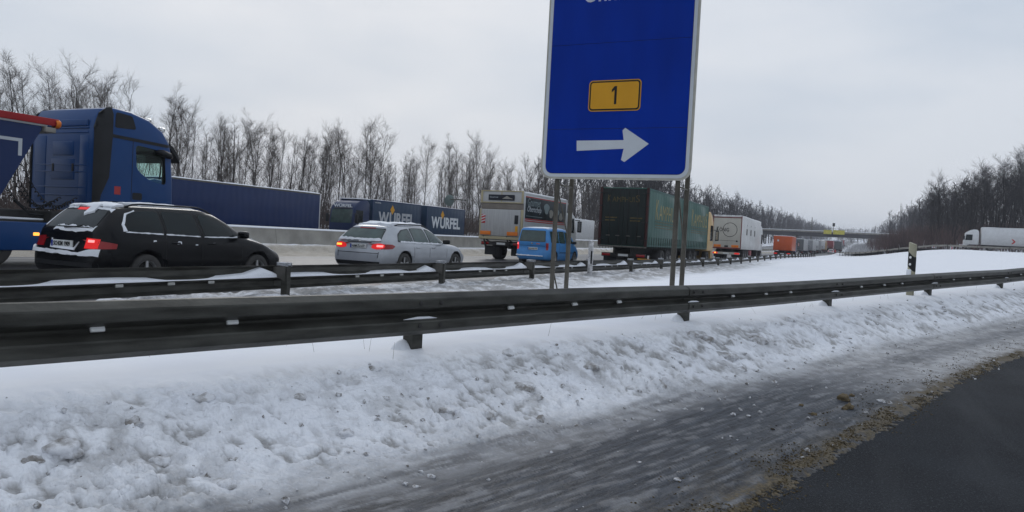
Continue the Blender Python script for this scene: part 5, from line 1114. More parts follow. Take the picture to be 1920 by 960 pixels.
def box_body(t, y0, y1, z0, z1, mat, hw=1.275, name='box_body', edge=None, snow=0.05, rim=0.06):
    o = MB().rbox((-hw, y0, z0), (hw, y1, z1), 0.03).build(name, mat, t)
    if edge:
        for s in (-1, 1):
            for nm, a, b in (('top_rail', (s * hw - 0.012, y0, z1 - 0.11), (s * hw + 0.012, y1, z1 - 0.012)), ('bottom_rail', (s * hw - 0.012, y0, z0 + 0.012), (s * hw + 0.012, y1, z0 + 0.10)), ('corner_post', (s * hw - 0.014, y0 + 0.01, z0 + 0.1), (s * hw + 0.014, y0 + 0.10, z1 - 0.1)), ('corner_post', (s * hw - 0.014, y1 - 0.10, z0 + 0.1), (s * hw + 0.014, y1 - 0.01, z1 - 0.1))):
                MB().rbox(a, b, 0.008).build(nm, edge, t)
    if snow:
        P = []; n = max(3, int((y1 - y0) / 0.8)); R = random.Random(int(y1 * 97) + int(z1 * 13))
        for i in range(n + 1):
            y = y0 + 0.05 + (y1 - y0 - 0.1) * i / n; h = snow * R.uniform(0.6, 1.25)
            P.append([(-hw + 0.03, y, z1 - 0.005), (-hw + 0.08, y, z1 + h * 0.8), (0, y, z1 + h), (hw - 0.08, y, z1 + h * 0.8), (hw - 0.03, y, z1 - 0.005)])
        MB().grid([[(p[0], P[0][0][1] - 0.02, z1 - 0.004) for p in P[0]]] + P + [[(p[0], P[-1][0][1] + 0.02, z1 - 0.004) for p in P[-1]]], 0, True, True).build('snow_cover', MAT['snow'], t)
    return o
def rear_bar(t, y, z=0.5, hw=1.15, lit=(True, True), num=None, bar=None, plate_=True):
    MB().rbox((-hw, y - 0.03, z), (hw, y + 0.10, z + 0.20), 0.02).build('bumper_bar', bar or MAT['chassis'], t)
    for s, l in ((-1, lit[0]), (1, lit[1])):
        o = MB().rbox((s * (hw - 0.25) - 0.22, y - 0.06, z + 0.04), (s * (hw - 0.25) + 0.22, y - 0.02, z + 0.17), 0.02).build('taillight', MAT['redlit'] if l else MAT['red'], t)
    if plate_:
        p = MB().rbox((-0.26, y - 0.045, z + 0.04), (0.26, y - 0.032, z + 0.155), 0.005).build('license_plate', MAT['plate'], t)
    for s in (-1, 1): MB().box((s * 0.8 - 0.35, y + 0.35, 0.25), (s * 0.8 + 0.35, y + 0.37, 0.75)).build('mud_flap', MAT['plastic'], t)
CABP = [(0, 0.95), (0, 2.75), (0.05, 3.2), (0.3, 3.45), (0.8, 3.48), (1.4, 3.3), (1.95, 2.95), (2.08, 2.75), (2.24, 1.9), (2.27, 1.2), (2.25, 0.4), (1.5, 0.4), (1.4, 0.95)]
def cab(t, y0, mat, hw=1.22, roof=3.45, low=False, win=True, light=True, mirrors=True, frontglass=True):
    k = (roof - 0.4) / (3.48 - 0.4); pr = [(y + y0, 0.4 + (z - 0.4) * k) for y, z in CABP]
    if low: pr = [(y0, 0.9), (y0, roof - 0.1), (y0 + 0.1, roof), (y0 + 1.3, roof), (y0 + 1.6, roof - 0.15), (y0 + 1.95, 1.75), (y0 + 2.0, 1.2), (y0 + 1.98, 0.4), (y0 + 1.3, 0.4), (y0 + 1.2, 0.9)]
    me = shade(cab_shell(pr, hw, 0.12).mesh('cab', mat)); o = link('cab', me, t); P = Proj(me); zs = 1.72; zt = (roof - 0.28) if low else 0.4 + (2.62 - 0.4) * k
    yw = y0 + (0.55 if low else 0.95); ye = y0 + (1.5 if low else 1.95)
    for v in ('side', 'left'): patch(P, smooth_poly([(yw, zs), (yw, zt), (ye - 0.05, zt), (ye + 0.05, zs)], 2), v, t, 'side_window', MAT['glassdark'], 0.008, 0.15)
    if frontglass: patch(P, smooth_poly([(-hw * .88, zs), (-hw * .84, zt + 0.05), (hw * .84, zt + 0.05), (hw * .88, zs)], 2), 'front', t, 'windscreen', MAT['glassgreen'] if frontglass == 2 else MAT['glass'], 0.01, 0.2)
    if mirrors:
        for s in (-1, 1):
            yy = y0 + (1.75 if low else 2.15); m_ = MB().rbox((s * (hw + 0.26) - 0.13, yy - 0.06, zs + 0.05), (s * (hw + 0.26) + 0.13, yy + 0.10, zs + 0.75), 0.05).build('mirror', MAT['plastic'], t)
            MB().box((s * (hw + 0.26) - 0.10, yy - 0.066, zs + 0.12), (s * (hw + 0.26) + 0.10, yy - 0.0605, zs + 0.68)).build('mirror_glass', MAT['chrome'], m_)
            MB().tube([(s * (hw - 0.05), yy + 0.02, zs + 0.8), (s * (hw + 0.26), yy + 0.02, zs + 0.8), (s * (hw + 0.26), yy + 0.02, zs + 0.7)], 0.025, 6).build('mirror_arm', MAT['plastic'], t)
    MB().rbox((-hw, y0 + (1.9 if low else 2.1), 0.38), (hw, y0 + (2.08 if low else 2.33), 0.80), 0.05).build('bumper', MAT['plastic'] if not low else mat, t)
    if light:
        for s in (-1, 1): MB().rbox((s * 0.9 - 0.2, y0 + (2.0 if low else 2.26), 0.62), (s * 0.9 + 0.2, y0 + (2.10 if low else 2.36), 0.80), 0.03).build('headlight', MAT['refl'], t)
    return P

# --- blue tractor unit in the fast lane
tblue = paint('tractor_blue', (0.002, 0.045, 0.17), 0.05, rough=0.35, coat=0.12, gz=(0.8, 3.0), gcol=(0.06, 0.07, 0.10))
BX, BYY = -18.2, 12.05
t = thing('tractor_unit', 'blue high roofed tractor unit with black side deflector behind the black car', 'lorry', (BX, BYY, 0))
AP = [(0, 1.35), (0, 3.30), (0.05, 3.66), (0.18, 3.86), (0.45, 3.94), (0.95, 3.92), (1.5, 3.80), (1.93, 3.56), (2.14, 3.30), (2.22, 3.05), (2.31, 2.2), (2.34, 1.5), (2.32, 0.6), (1.5, 0.6), (1.45, 1.35)]
me = shade(cab_shell(AP, 1.24, 0.13).mesh('cab', [tblue, MAT['plastic']]))
wo = smooth_poly([(1.16, 2.48), (1.10, 3.10), (1.98, 3.02), (2.06, 2.14), (1.55, 2.22)], 3, 0.12)
cut = recalc(MB().prism(wo, 'x', -2, 2).mesh('cut', MAT['plastic'])); cut2 = recalc(MB().box((-1.12, 0.55, 1.75), (1.12, 2.12, 3.05)).mesh('cut', MAT['plastic'])); cut3 = recalc(MB().box((-1.0, 2.0, 2.1), (1.0, 2.6, 2.98)).mesh('cut', MAT['plastic']))
P = Proj(me); me2 = boolean(me, [cut, cut2, cut3], None); me2.name = 'cab'; shade(me2); c_ = link('cab', me2, t)
gl = bpy.data.materials.new('cab_window_glass'); gl.use_nodes = True; b_ = gl.node_tree.nodes['Principled BSDF']; b_.inputs['Base Color'].default_value = (0.75, 0.92, 0.86, 1); b_.inputs['Transmission Weight'].default_value = 1.0; b_.inputs['Roughness'].default_value = 0.0; b_.inputs['IOR'].default_value = 1.15
for x in (-1.2, 1.2): MB().prism(wo, 'x', x - 0.004, x + 0.004).build('side_window', gl, t)
mb = MB(); mb.prism([(2.245, 2.98), (2.33, 2.1), (2.322, 2.1), (2.237, 2.98)], 'x', -1.02, 1.02); mb.build('windscreen', gl, t)
for y_, x_ in ((0.85, 0.55), (0.85, -0.55)): MB().rbox((x_ - 0.22, y_ - 0.10, 2.15), (x_ + 0.22, y_ + 0.06, 2.95), 0.08).build('seat', MAT['plastic'], t)
MB().tube([(1.12, 1.95, 2.3), (1.14, 1.97, 2.75)], 0.02, 6).build('grab_handle', MAT['plastic'], t)
patch(P, [(0.02, 1.38), (0.02, 3.5), (0.16, 3.84), (0.42, 3.90), (0.42, 3.2), (0.36, 2.2), (0.16, 1.75), (0.10, 1.38)], 'side', t, 'side_deflector', MAT['plastic'], 0.05, 0.12, 0.02)
patch(P, [(0.02, 1.38), (0.02, 3.5), (0.16, 3.84), (0.42, 3.90), (0.42, 3.2), (0.36, 2.2), (0.16, 1.75), (0.10, 1.38)], 'left', t, 'side_deflector', MAT['plastic'], 0.05, 0.12, 0.02)
for v in ('side', 'left'):
    patch(P, smooth_poly([(0.50, 3.45), (0.52, 3.84), (0.98, 3.80), (1.10, 3.48)], 2), v, t, 'roof_window', MAT['plastic'], 0.008, 0.1)
    patch(P, [(0.44, 3.20), (0.44, 3.28), (2.12, 3.22), (2.16, 3.14)], v, t, 'trim_strip', MAT['plastic'], 0.012, 0.12)
    patch(P, [(1.02, 1.62), (1.035, 1.62), (1.035, 3.18), (1.02, 3.18)], v, t, 'door_seam', MAT['black'], 0.003, 0.15)
    patch(P, [(0.46, 1.60), (2.28, 1.60), (2.28, 1.62), (0.46, 1.62)], v, t, 'door_seam', MAT['black'], 0.003, 0.15)
    patch(P, smooth_poly([(1.06, 1.70), (1.06, 1.88), (1.34, 1.88), (1.34, 1.70)], 2, 0.04), v, t, 'door_handle', MAT['plastic'], 0.006, 0.08)
stk = patch(P, [(0.55, 1.80), (0.55, 2.0), (0.72, 2.0), (0.72, 1.80)], 'side', t, 'red_sticker', M('red_sticker', (0.42, 0.05, 0.05), 0.5), 0.004, 0.08); lettering('V', stk, 0.08, 0.10, (1.225, 0.595, 1.85), 'right', MAT['signwhite'], 0.03)
# rear panel ribs
for (xa, xb, za, zb_, dp) in [(-0.35, 0.45, 2.70, 3.05, 0.012), (-0.40, 0.50, 2.10, 2.62, 0.010), (-1.05, -0.62, 1.5, 3.2, 0.010), (0.68, 1.0, 1.5, 3.2, 0.010), (-0.95, 0.95, 3.42, 3.58, 0.012)]:
    r_ = MB().rbox((xa, -dp, za), (xb, 0.02, zb_), 0.02).build('rear_panel', tblue, t)
for zz in (2.28, 2.45, 1.9, 1.7, 3.25, 3.36): MB().rbox((-0.98, -0.014, zz), (0.98, 0.02, zz + 0.035), 0.01).build('panel_rib', tblue, t)
for x_ in (-0.36, 0.40): MB().rbox((x_, -0.02, 2.30), (x_ + 0.09, 0.02, 2.50), 0.02).build('latch', MAT['plastic'], t)
for s in (-1, 1):
    MB().tube([(s * 1.15, 1.75, 3.02), (s * 1.32, 1.85, 2.98), (s * 1.34, 2.05, 2.93), (s * 1.25, 2.2, 2.90)], [0.05, 0.09, 0.085, 0.04], 8).build('mirror', MAT['plastic'], t)
    for yy in (1.62, 2.06): MB().lathe([(0.0, 0.10), (0.06, 0.10), (0.07, 0.0), (0.05, -0.06)], (s * 0.95, yy, 3.98 - (yy - 1.2) * 0.40), 'y', 12).build('roof_lamp', MAT['chrome'], t)
MB().tube([(-1.1, 2.05, 3.58), (1.1, 2.05, 3.58)], 0.025, 6).build('lamp_bar', MAT['chrome'], t)
mb = MB(); mb.prism([(2.18, 3.16), (2.36, 3.0), (2.52, 2.78), (2.50, 2.90), (2.38, 3.10), (2.20, 3.27)], 'x', -1.18, 1.18); mb.build('sun_visor', MAT['plastic'], t)
chassis(t, -3.6, 2.0, 0.62, 0.98)
MB().rbox((-1.2, -1.0, 0.75), (1.2, -0.05, 1.30), 0.05).build('chassis_box', MAT['chassis'], t)
for s in (-1, 1): MB().rbox((s * 1.22 - 0.03, -4.0, 0.38), (s * 1.22 + 0.03, 0.9, 1.02), 0.04).build('side_skirt', tblue, t)
MB().rbox((-1.0, -2.8, 1.0), (1.0, -0.9, 1.06), 0.02).build('catwalk', MAT['chassis'], t); MB().rbox((-0.9, -2.2, 1.062), (0.95, -1.0, 1.11), 0.03).build('snow_cover', MAT['snow'], t)
MB().rbox((1.235, -1.42, 0.72), (1.29, -1.30, 0.79), 0.015).build('marker_light', MAT['amberlit'], t)
MB().rbox((1.12, 1.3, 1.05), (1.27, 2.25, 1.55), 0.05).build('wheel_arch', tblue, t)
axles(t, (-2.3,), 1.2); axles(t, (1.35,), 1.2, dual=False)
for k in range(4):
    pts = [(0.95 - 0.3 * k, -0.25 - 1.35 * f + 0.035 * math.cos(f * 120), 1.62 + 0.75 * f - 0.55 * math.sin(f * 3.14) - 0.1 * (k % 2) + 0.035 * math.sin(f * 120)) for f in [i / 110 for i in range(111)]]
    MB().tube(pts, 0.012, 4).build('air_hose', MAT['plastic'], t)
MB().tube([(0.9, -0.2, 1.3), (0.95, -0.7, 1.15), (0.9, -1.3, 1.2), (0.8, -1.6, 1.5)], 0.03, 6).build('cable', MAT['plastic'], t)
# its tipper trailer
tb2 = paint('trailer_blue', (0.003, 0.020, 0.095), 0.05, gz=(0.8, 3.2), gcol=(0.05, 0.06, 0.09)); redt = M('red_tarpaulin', (0.32, 0.018, 0.020), 0.55, 0, 0.15, 2, 0.2, 8)
t = thing('tipper_trailer', 'blue tipper trailer with sloping front and red tarpaulin roof', 'trailer', (BX, 10.75, 0))
MB().prism([(0, 3.12), (-0.15, 2.85), (-0.85, 1.55), (-1.1, 1.35), (-8.5, 1.25), (-8.5, 3.20), (0, 3.20)], 'x', -1.22, 1.22).build('tipper_body', tb2, t)
MB().rbox((-1.25, -8.5, 3.20), (1.25, 0.12, 3.30), 0.02).build('top_rail', MAT['white'], t)
P = []
for i in range(14):
    y = 0.36 - 8.8 * i / 13; k = min(1, i / 3 + 0.05); P.append([(x, y, 3.31 + (0.02 + 0.42 * (1 - abs(x) / 1.28) ** 0.7) * k + 0.01 * math.sin(i * 2.1)) for x in (-1.28, -1.1, -0.7, 0, 0.7, 1.1, 1.28)])
MB().grid(P, 0, True, True).build('tarpaulin', redt, t)
for s in (-1, 1): MB().rbox((s * 1.27 - 0.02, -8.5, 3.24), (s * 1.27 + 0.02, 0.36, 3.40), 0.01).build('tarpaulin_hem', redt, t)
MB().rbox((-1.0, 0.05, 3.08), (1.28, 0.30, 3.20), 0.02).build('front_beam', MAT['concrete'], t)
MB().lathe([(0.0, 0.05), (0.09, 0.04), (0.11, 0.0), (0.10, -0.08)], (1.22, 0.36, 3.30), 'y', 14).build('marker_light', MAT['amber'], t)
MB().prism([(-0.95, 2.86), (-0.42, 2.86), (-0.42, 2.48), (-0.50, 2.48), (-0.50, 2.79), (-0.95, 2.79)], 'x', 1.215, 1.226).build('white_mark', MAT['signwhite'], t)
chassis(t, -8.3, -0.9, 0.95, 1.26); axles(t, (-5.0, -6.3, -7.6), 1.22)
rear_bar(t, -8.5)

# --- box lorry with tail lift
cream = paint('cream_frame', (0.42, 0.36, 0.22), 0.25); lgrey = paint('light_grey_panel', (0.46, 0.46, 0.46), 0.3)
t = thing('box_lorry', 'cream framed box lorry with raised grey tail lift and dark advert panel', 'lorry', (-17.65, 35.9, 0))
box_body(t, 0.12, 6.4, 1.05, 3.68, paint('lorry_white', (0.52, 0.53, 0.54), 0.25), 1.25, edge=MAT['white'])
MB().rbox((-1.27, 0.0, 3.05), (1.27, 0.118, 3.72), 0.02).build('header_panel', lgrey, t)
for x_ in (-1.27, 1.15, -0.05): MB().rbox((x_, -0.03, 3.05), (x_ + 0.12 if abs(x_) > 0.5 else x_ + 0.05, 0.0, 3.70), 0.01).build('frame_post', cream, t)
for zz in (3.66, 3.05): MB().rbox((-1.27, -0.032, zz), (1.27, -0.004, zz + 0.06), 0.01).build('frame_rail', cream, t)
adv = MB().rbox((-0.80, -0.05, 3.20), (0.75, -0.034, 3.50), 0.01).build('advert_strip', M('advert_dark', (0.016, 0.018, 0.026), 0.4), t)
lettering('Gourmet', adv, 0.5, 0.07, (-0.72, -0.052, 3.33), 'back', MAT['signwhite'], 0.0); MB().prism([(0.02, 3.28), (0.30, 3.44), (0.45, 3.36), (0.68, 3.27)], 'y', -0.056, -0.0495).build('picture', MAT['concrete'], adv)
MB().rbox((-1.25, 0.02, 2.72), (1.25, 0.118, 3.05), 0.015).build('roller_panel', M('taupe_panel', (0.20, 0.175, 0.15), 0.6, 0, 0.12), t)
MB().rbox((-1.16, -0.10, 1.28), (1.16, 0.018, 2.71), 0.03).build('tail_lift', M('tail_lift_grey', (0.40, 0.40, 0.40), 0.45, 0.2, 0.12, 1.5, grime=0.3, gz=(1.0, 2.8), streak=(8, 1, 0.6)), t)
for x_ in (-1.27, 1.17): MB().rbox((x_, -0.06, 1.1), (x_ + 0.10, 0.10, 2.72), 0.01).build('frame_post', cream, t)
MB().rbox((-1.27, -0.08, 1.10), (1.27, 0.10, 1.27), 0.02).build('sill_beam', cream, t)
for x_ in (-1.15, 0.45): MB().rbox((x_, -0.16, 1.33), (x_ + 0.62, -0.11, 1.53), 0.01).build('warning_flag', MAT['amber'], t)
for x_, m_ in ((-1.12, chev), (0.84, MAT['plastic'])): MB().rbox((x_, -0.118, 1.95), (x_ + 0.22, -0.101, 2.42), 0.005).build('hazard_plate', m_, t)
for k in range(3): MB().prism([(-1.12, 2.00 + k * .15), (-0.90, 2.08 + k * .15), (-0.90, 2.14 + k * .15), (-1.12, 2.06 + k * .15)], 'y', -0.121, -0.1175).build('hazard_stripe', MAT['signwhite'], t)
MB().rbox((0.90, -0.118, 1.55), (1.05, -0.101, 1.85), 0.005).build('lift_label', MAT['signyellow'], t)
art = M('advert_panel', (0.014, 0.022, 0.030), 0.45, 0, 0.5, 1.5)
ap = MB().rbox((1.252, 0.30, 2.30), (1.266, 6.2, 3.42), 0.004).build('advert_panel', art, t)
for zz, cm in ((2.24, chev), (2.14, chev), (3.43, chev)): MB().rbox((1.252, 0.30, zz), (1.268, 6.2, zz + 0.05), 0.004).build('red_stripe', cm, ap)
wg = M('advert_grey', (0.22, 0.27, 0.28), 0.5)
lettering('Gourmet', ap, 1.75, 0.42, (1.268, 0.55, 2.98), 'right', wg, 0.0, shear=0.3); lettering('Oberschelp', ap, 1.9, 0.40, (1.268, 0.55, 2.58), 'right', MAT['signwhite'], 0.0, shear=0.3)
MB().rbox((1.268, 0.4, 2.42), (1.272, 2.6, 2.45), 0.001).build('underline', wg, ap)
for k, (yy, zz, r_) in enumerate(((3.2, 2.95, 0.38), (3.9, 2.7, 0.30), (4.7, 2.85, 0.36), (5.4, 2.6, 0.28))): MB().prism([(yy + r_ * math.cos(a) * (1 + 0.25 * math.sin(3 * a + k)), zz + r_ * 0.8 * math.sin(a)) for a in [i * 0.4488 for i in range(14)]], 'x', 1.2665, 1.271).build('picture', (wg, MAT['concrete'])[k % 2], ap)
chassis(t, 0.2, 7.5); axles(t, (1.9,), 1.2); axles(t, (6.9,), 1.2, dual=False); rear_bar(t, 0.15, 0.78, 1.2, (False, False))
for x_ in (-0.75, 0.65): MB().tube([(x_, 0.3, 0.9), (x_ - 0.25, -0.05, 1.25), (x_ - 0.1, 0.05, 0.65)], 0.06, 6).build('lift_arm', MAT['chassis'], t)
cab(t, 6.55, MAT['white'], 1.15, 2.9, low=True)

# --- drawbar lorry with dark green curtains
grn = paint('curtain_green', (0.011, 0.078, 0.058), 0.10, gz=(1.0, 3.0), gcol=(0.05, 0.07, 0.08), rough=0.5); dgrn = M('door_dark_green', (0.007, 0.013, 0.012), 0.4, 0, 0.3, 1.0, grime=0.1, gz=(1, 3.5), gcol=(0.04, 0.045, 0.04)); gold = M('gold_lettering', (0.26, 0.21, 0.085), 0.6, 0, 0.2); golddull = M('gold_faded', (0.09, 0.065, 0.02), 0.6, 0, 0.4, 6)
brn = M('door_post_brown', (0.045, 0.016, 0.015), 0.5)
t = thing('curtain_lorry', 'dark green curtain sided drawbar lorry with gold lettering and black rear doors', 'lorry', (-11.03, 36.3, 0.0))
folds(grn)
def curtain_box(y0, y1, rear):
    b = box_body(t, y0, y1, 1.12, 4.05, grn, edge=M('curtain_edge', (0.03, 0.085, 0.075), 0.5), snow=0.0)
    for s, f in ((1, 'right'), (-1, 'left')):
        y_ = y0 + 1.35 if s > 0 else y1 - 1.35; e = s
        lettering('K', b, 0.55, 1.02, (s * 1.278, y_, 2.55), f, gold, -0.005); lettering('AMPHUI', b, 3.6, 0.78, (s * 1.278, y_ + e * 0.7, 2.55), f, gold, -0.005); lettering('S', b, 0.5, 1.0, (s * 1.278, y_ + e * 4.45, 2.55), f, gold, -0.005)
        for zz in (2.42, 2.25, 2.12): MB().rbox((s * 1.279 - 0.003, min(y_, y_ + e * 5), zz), (s * 1.279 + 0.003, max(y_, y_ + e * 5), zz + 0.035), 0.001).build('gold_line', golddull, b)
    for k in range(int((y1 - y0) / 0.48)):
        for s in (-1, 1): MB().box((s * 1.285 - 0.006, y0 + 0.3 + k * 0.48, 0.95), (s * 1.285 + 0.006, y0 + 0.35 + k * 0.48, 1.62)).build('curtain_strap', MAT['chassis'], t)
curtain_box(0.08, 7.7, True); curtain_box(8.9, 15.6, False)
for x_ in (-1.13, 0.0): MB().rbox((x_, 0.02, 1.16), (x_ + 1.12, 0.078, 4.0), 0.015).build('rear_door', dgrn, t)
for x_ in (-1.275, 1.14): MB().rbox((x_, 0.0, 1.12), (x_ + 0.13, 0.078, 4.05), 0.01).build('door_post', brn, t)
for x_ in (-0.72, -0.22, 0.22, 0.72): MB().tube([(x_, 0.0, 1.2), (x_, 0.0, 3.95)], 0.016, 6).build('lock_rod', MAT['chassis'], t)
for x_ in (-0.85, -0.35, 0.2, 0.75): MB().rbox((x_, -0.035, 1.60), (x_ + 0.2, 0.0, 1.65), 0.01).build('door_handle', MAT['post'], t)
for s in (-1, 1):
    for zz in (1.4, 2.3, 3.1, 3.75): MB().rbox((s * 1.12 - 0.16, -0.02, zz), (s * 1.12 + 0.16, 0.018, zz + 0.05), 0.008).build('hinge', MAT['chassis'], t)
for txt, x_, wd, hh in (('K', -0.86, 0.17, 0.36), ('AMPHUI', -0.62, 1.15, 0.26), ('S', 0.60, 0.2, 0.36)): lettering(txt, t, wd, hh, (x_, 0.018, 3.32), 'back', golddull, 0.0)
for x_ in (-0.95, 0.35):
    for k in range(2): MB().rbox((x_, 0.012, 2.50 - 0.14 * k), (x_ + 0.62 - 0.1 * k, 0.02, 2.56 - 0.14 * k), 0.002).build('faded_line', golddull, t)
MB().rbox((-1.26, -0.03, 1.04), (1.26, 0.06, 1.115), 0.015).build('rear_sill', MAT['post'], t)
rear_bar(t, 0.35, 0.55, 1.15, (False, False)); chassis(t, 0.2, 17.0, 0.65, 1.1); axles(t, (3.4, 4.7, 10.6, 12.0)); axles(t, (16.3,), 1.22, dual=False)
MB().rbox((0.9, -0.2, 0.42), (1.5, 0.0, 0.53), 0.01).build('marker_plate', MAT['signyellow'], t)
ylw = paint('cab_yellow', (0.50, 0.32, 0.12), 0.2); cab(t, 15.8, ylw, 1.25, 3.75)
# --- white refrigerated semi trailer
wht = paint('reefer_white', (0.60, 0.60, 0.59), 0.22, gz=(0.8, 3.8), gcol=(0.30, 0.28, 0.24)); wrear = paint('reefer_rear', (0.46, 0.44, 0.385), 0.25, gcol=(0.26, 0.23, 0.19)); redf = M('red_frame', (0.17, 0.035, 0.03), 0.5)
KZ = float(zr(69)); t = thing('reefer_lorry', 'white refrigerated lorry with black ring emblem on its rear', 'lorry', (-11.25, 69.0, KZ))
box_body(t, 0.05, 13.4, 1.0, 4.0, wht)
for x_ in (-1.2, 0.004): MB().rbox((x_, 0.0, 1.12), (x_ + 1.195, 0.048, 3.78), 0.015).build('rear_door', wrear, t)
for a, b in (((-1.27, -0.02, 1.02), (-1.205, 0.04, 3.98)), ((1.205, -0.02, 1.02), (1.27, 0.04, 3.98)), ((-1.204, -0.02, 3.785), (1.204, 0.04, 3.86)), ((-1.204, -0.02, 1.02), (1.204, 0.04, 1.11))): MB().rbox(a, b, 0.01).build('rear_frame', redf, t)
for x_ in (-1.0, -0.2, 0.6): MB().rbox((x_, 0.0, 3.87), (x_ + 0.55, 0.06, 4.03), 0.02).build('top_lamp_box', wht, t)
ring = MB(); ring.lathe([(0.60, -0.008), (0.64, -0.008), (0.64, 0.002), (0.60, 0.002), (0.60, -0.008)], (0.25, 0.0, 2.72), 'y', 40); ring.build('ring_emblem', MAT['plastic'], t)
lettering('K', t, 0.20, 0.42, (-0.92, -0.004, 2.55), 'back', MAT['black'], 0.03); lettering('ÖNIG', t, 0.85, 0.40, (-0.68, -0.004, 2.55), 'back', MAT['plastic'], 0.01)
MB().rbox((-0.75, -0.006, 1.72), (0.85, 0.001, 1.75), 0.002).build('text_line', MAT['post'], t)
for x_ in (-1.1, 0.45): MB().rbox((x_, -0.03, 1.14), (x_ + 0.62, 0.0, 1.36), 0.01).build('warning_flag', MAT['amber'], t)
MB().rbox((-0.16, -0.03, 1.16), (0.16, 0.0, 1.30), 0.01).build('lock_box', MAT['plastic'], t)
for x_ in (-1.0, 0.85): MB().lathe([(0, -0.03), (0.07, -0.03), (0.08, 0)], (x_ + 0.05, 0.0, 1.72), 'y', 12).build('rubber_buffer', MAT['plastic'], t)
for yy in (2.9, 5.6, 8.3): MB().rbox((1.268, yy, 2.35), (1.284, yy + 0.75, 2.92), 0.01).build('side_hatch', MAT['post'], t); MB().rbox((1.268, yy + 0.3, 3.2), (1.280, yy + 0.55, 3.3), 0.01).build('side_mark', MAT['post'], t)
rear_bar(t, 0.1, 0.5, 1.2, (True, True), bar=wrear); MB().lathe([(0, -0.02), (0.06, -0.02), (0.07, 0)], (-0.95, 0.03, 0.62), 'y', 10).build('indicator', MAT['amberlit'], t)
chassis(t, 0.2, 13, 0.6, 1.0); axles(t, (2.2, 3.5, 4.8), 1.24); axles(t, (11.5,), 1.24)
MB().rbox((0.95, 6.2, 0.45), (1.25, 7.3, 0.95), 0.05).build('pallet_box', M('faded_red', (0.33, 0.10, 0.11), 0.6), t)
axles(t, (14.9,), 1.22, dual=False); cab(t, 13.6, MAT['white'], 1.22, 3.6)

# --- orange tipper and the queue beyond
def queue_lorry(label, x, y, body, rear, L_=12.5, top=3.95, cabc=None, lit=(True, False), name='box_lorry', grp=None):
    z = float(zr(y + 5)); t = thing(name, label, 'lorry', (x, y, z), 0, grp); box_body(t, 0.06, L_, 1.05, top, body, snow=0.06)
    for x_ in (-1.2, 0.004): MB().rbox((x_, 0.0, 1.15), (x_ + 1.196, 0.058, top - 0.12), 0.01).build('rear_door', rear, t)
    rear_bar(t, 0.1, 0.5, 1.15, lit); chassis(t, 0.2, L_); axles(t, (2.0, 3.3)); axles(t, (L_ + 1.2,), 1.22, dual=False); cab(t, L_ + 0.2, cabc or MAT['white'], 1.22, min(3.6, top - 0.1)); return t
org = paint('tipper_orange', (0.48, 0.085, 0.022), 0.15, gcol=(0.30, 0.10, 0.05)); gry = paint('lorry_grey', (0.30, 0.31, 0.32), 0.3); dgy = paint('lorry_dark_grey', (0.10, 0.11, 0.115), 0.3); yel = paint('lorry_ochre', (0.42, 0.24, 0.07), 0.2); rd = paint('lorry_red', (0.33, 0.05, 0.05), 0.25); blu = paint('lorry_blue', (0.03, 0.06, 0.16), 0.25)
t = queue_lorry('orange bodied lorry with two red tail lights ahead of the white one', -10.8, 115, org, org, 7.0, 3.15, blu, (True, True)); MB().rbox((-0.75, -0.01, 2.35), (-0.5, 0.002, 2.6), 0.01).build('white_mark', MAT['signwhite'], t)
queue_lorry('white sided lorry with dark rear door in the queue ahead of the orange one', -15.2, 203, MAT['white'], dgy, 15, 4.0, blu)
queue_lorry('white lorry with grey rear doors between the dark doored and pale grey lorries', -14.4, 226, MAT['white'], gry, 14, 4.0)
queue_lorry('pale grey lorry queueing directly behind the ochre one', -14.0, 248, gry, MAT['white'], 14, 4.0)
queue_lorry('ochre lorry in the queue just before the bridge', -13.2, 272, yel, MAT['white'], 13, 4.0, yel)
for k, (x, y, b, lab) in enumerate([(-12.5, 318, rd, 'dull red lorry just beyond the bridge'), (-12.2, 345, gry, 'far grey lorry in the queue beyond the bridge'), (-12.0, 372, blu, 'far blue lorry in the queue beyond the bridge'), (-12.0, 400, MAT['white'], 'far white lorry in the queue beyond the bridge'), (-17.5, 330, dgy, 'far dark lorry in the fast lane beyond the bridge'), (-17.8, 420, MAT['white'], 'farthest white lorry in the fast lane'), (-12.0, 430, dgy, 'far dark grey lorry beyond the white one'), (-12.0, 462, rd, 'farthest dull red lorry of the queue'), (-12.0, 495, gry, 'farthest pale grey lorry of the queue'), (-8.9, 300, dgy, 'dark lorry on the shoulder lane under the bridge')]): queue_lorry(lab, x, y, b, b, 12.5, 3.95, lit=(False, False))
far_car = dict(caddy); 
def simple_car(label, x, y, col):
    c = dict(benz); c['paint'] = paint('far_car_paint', col, 0.1); t = thing('estate_car', label, 'car', (x, y, float(zr(y)))); b, pr = build_car(t, c, False)
    for s in (-1, 1): patch(pr, [(s * 0.45, 0.76), (s * 0.45, 0.88), (s * 0.78, 0.88), (s * 0.78, 0.76)], 'rear', t, 'taillight', MAT['redlit'], 0.012, 0.1)
simple_car('far white car beside the ochre lorry', -9.8, 262, (0.6, 0.6, 0.62)); simple_car('far red car near the bridge', -9.6, 276, (0.35, 0.03, 0.03)); simple_car('dark car on the far side of the orange lorry', -17.8, 132, (0.05, 0.05, 0.06))

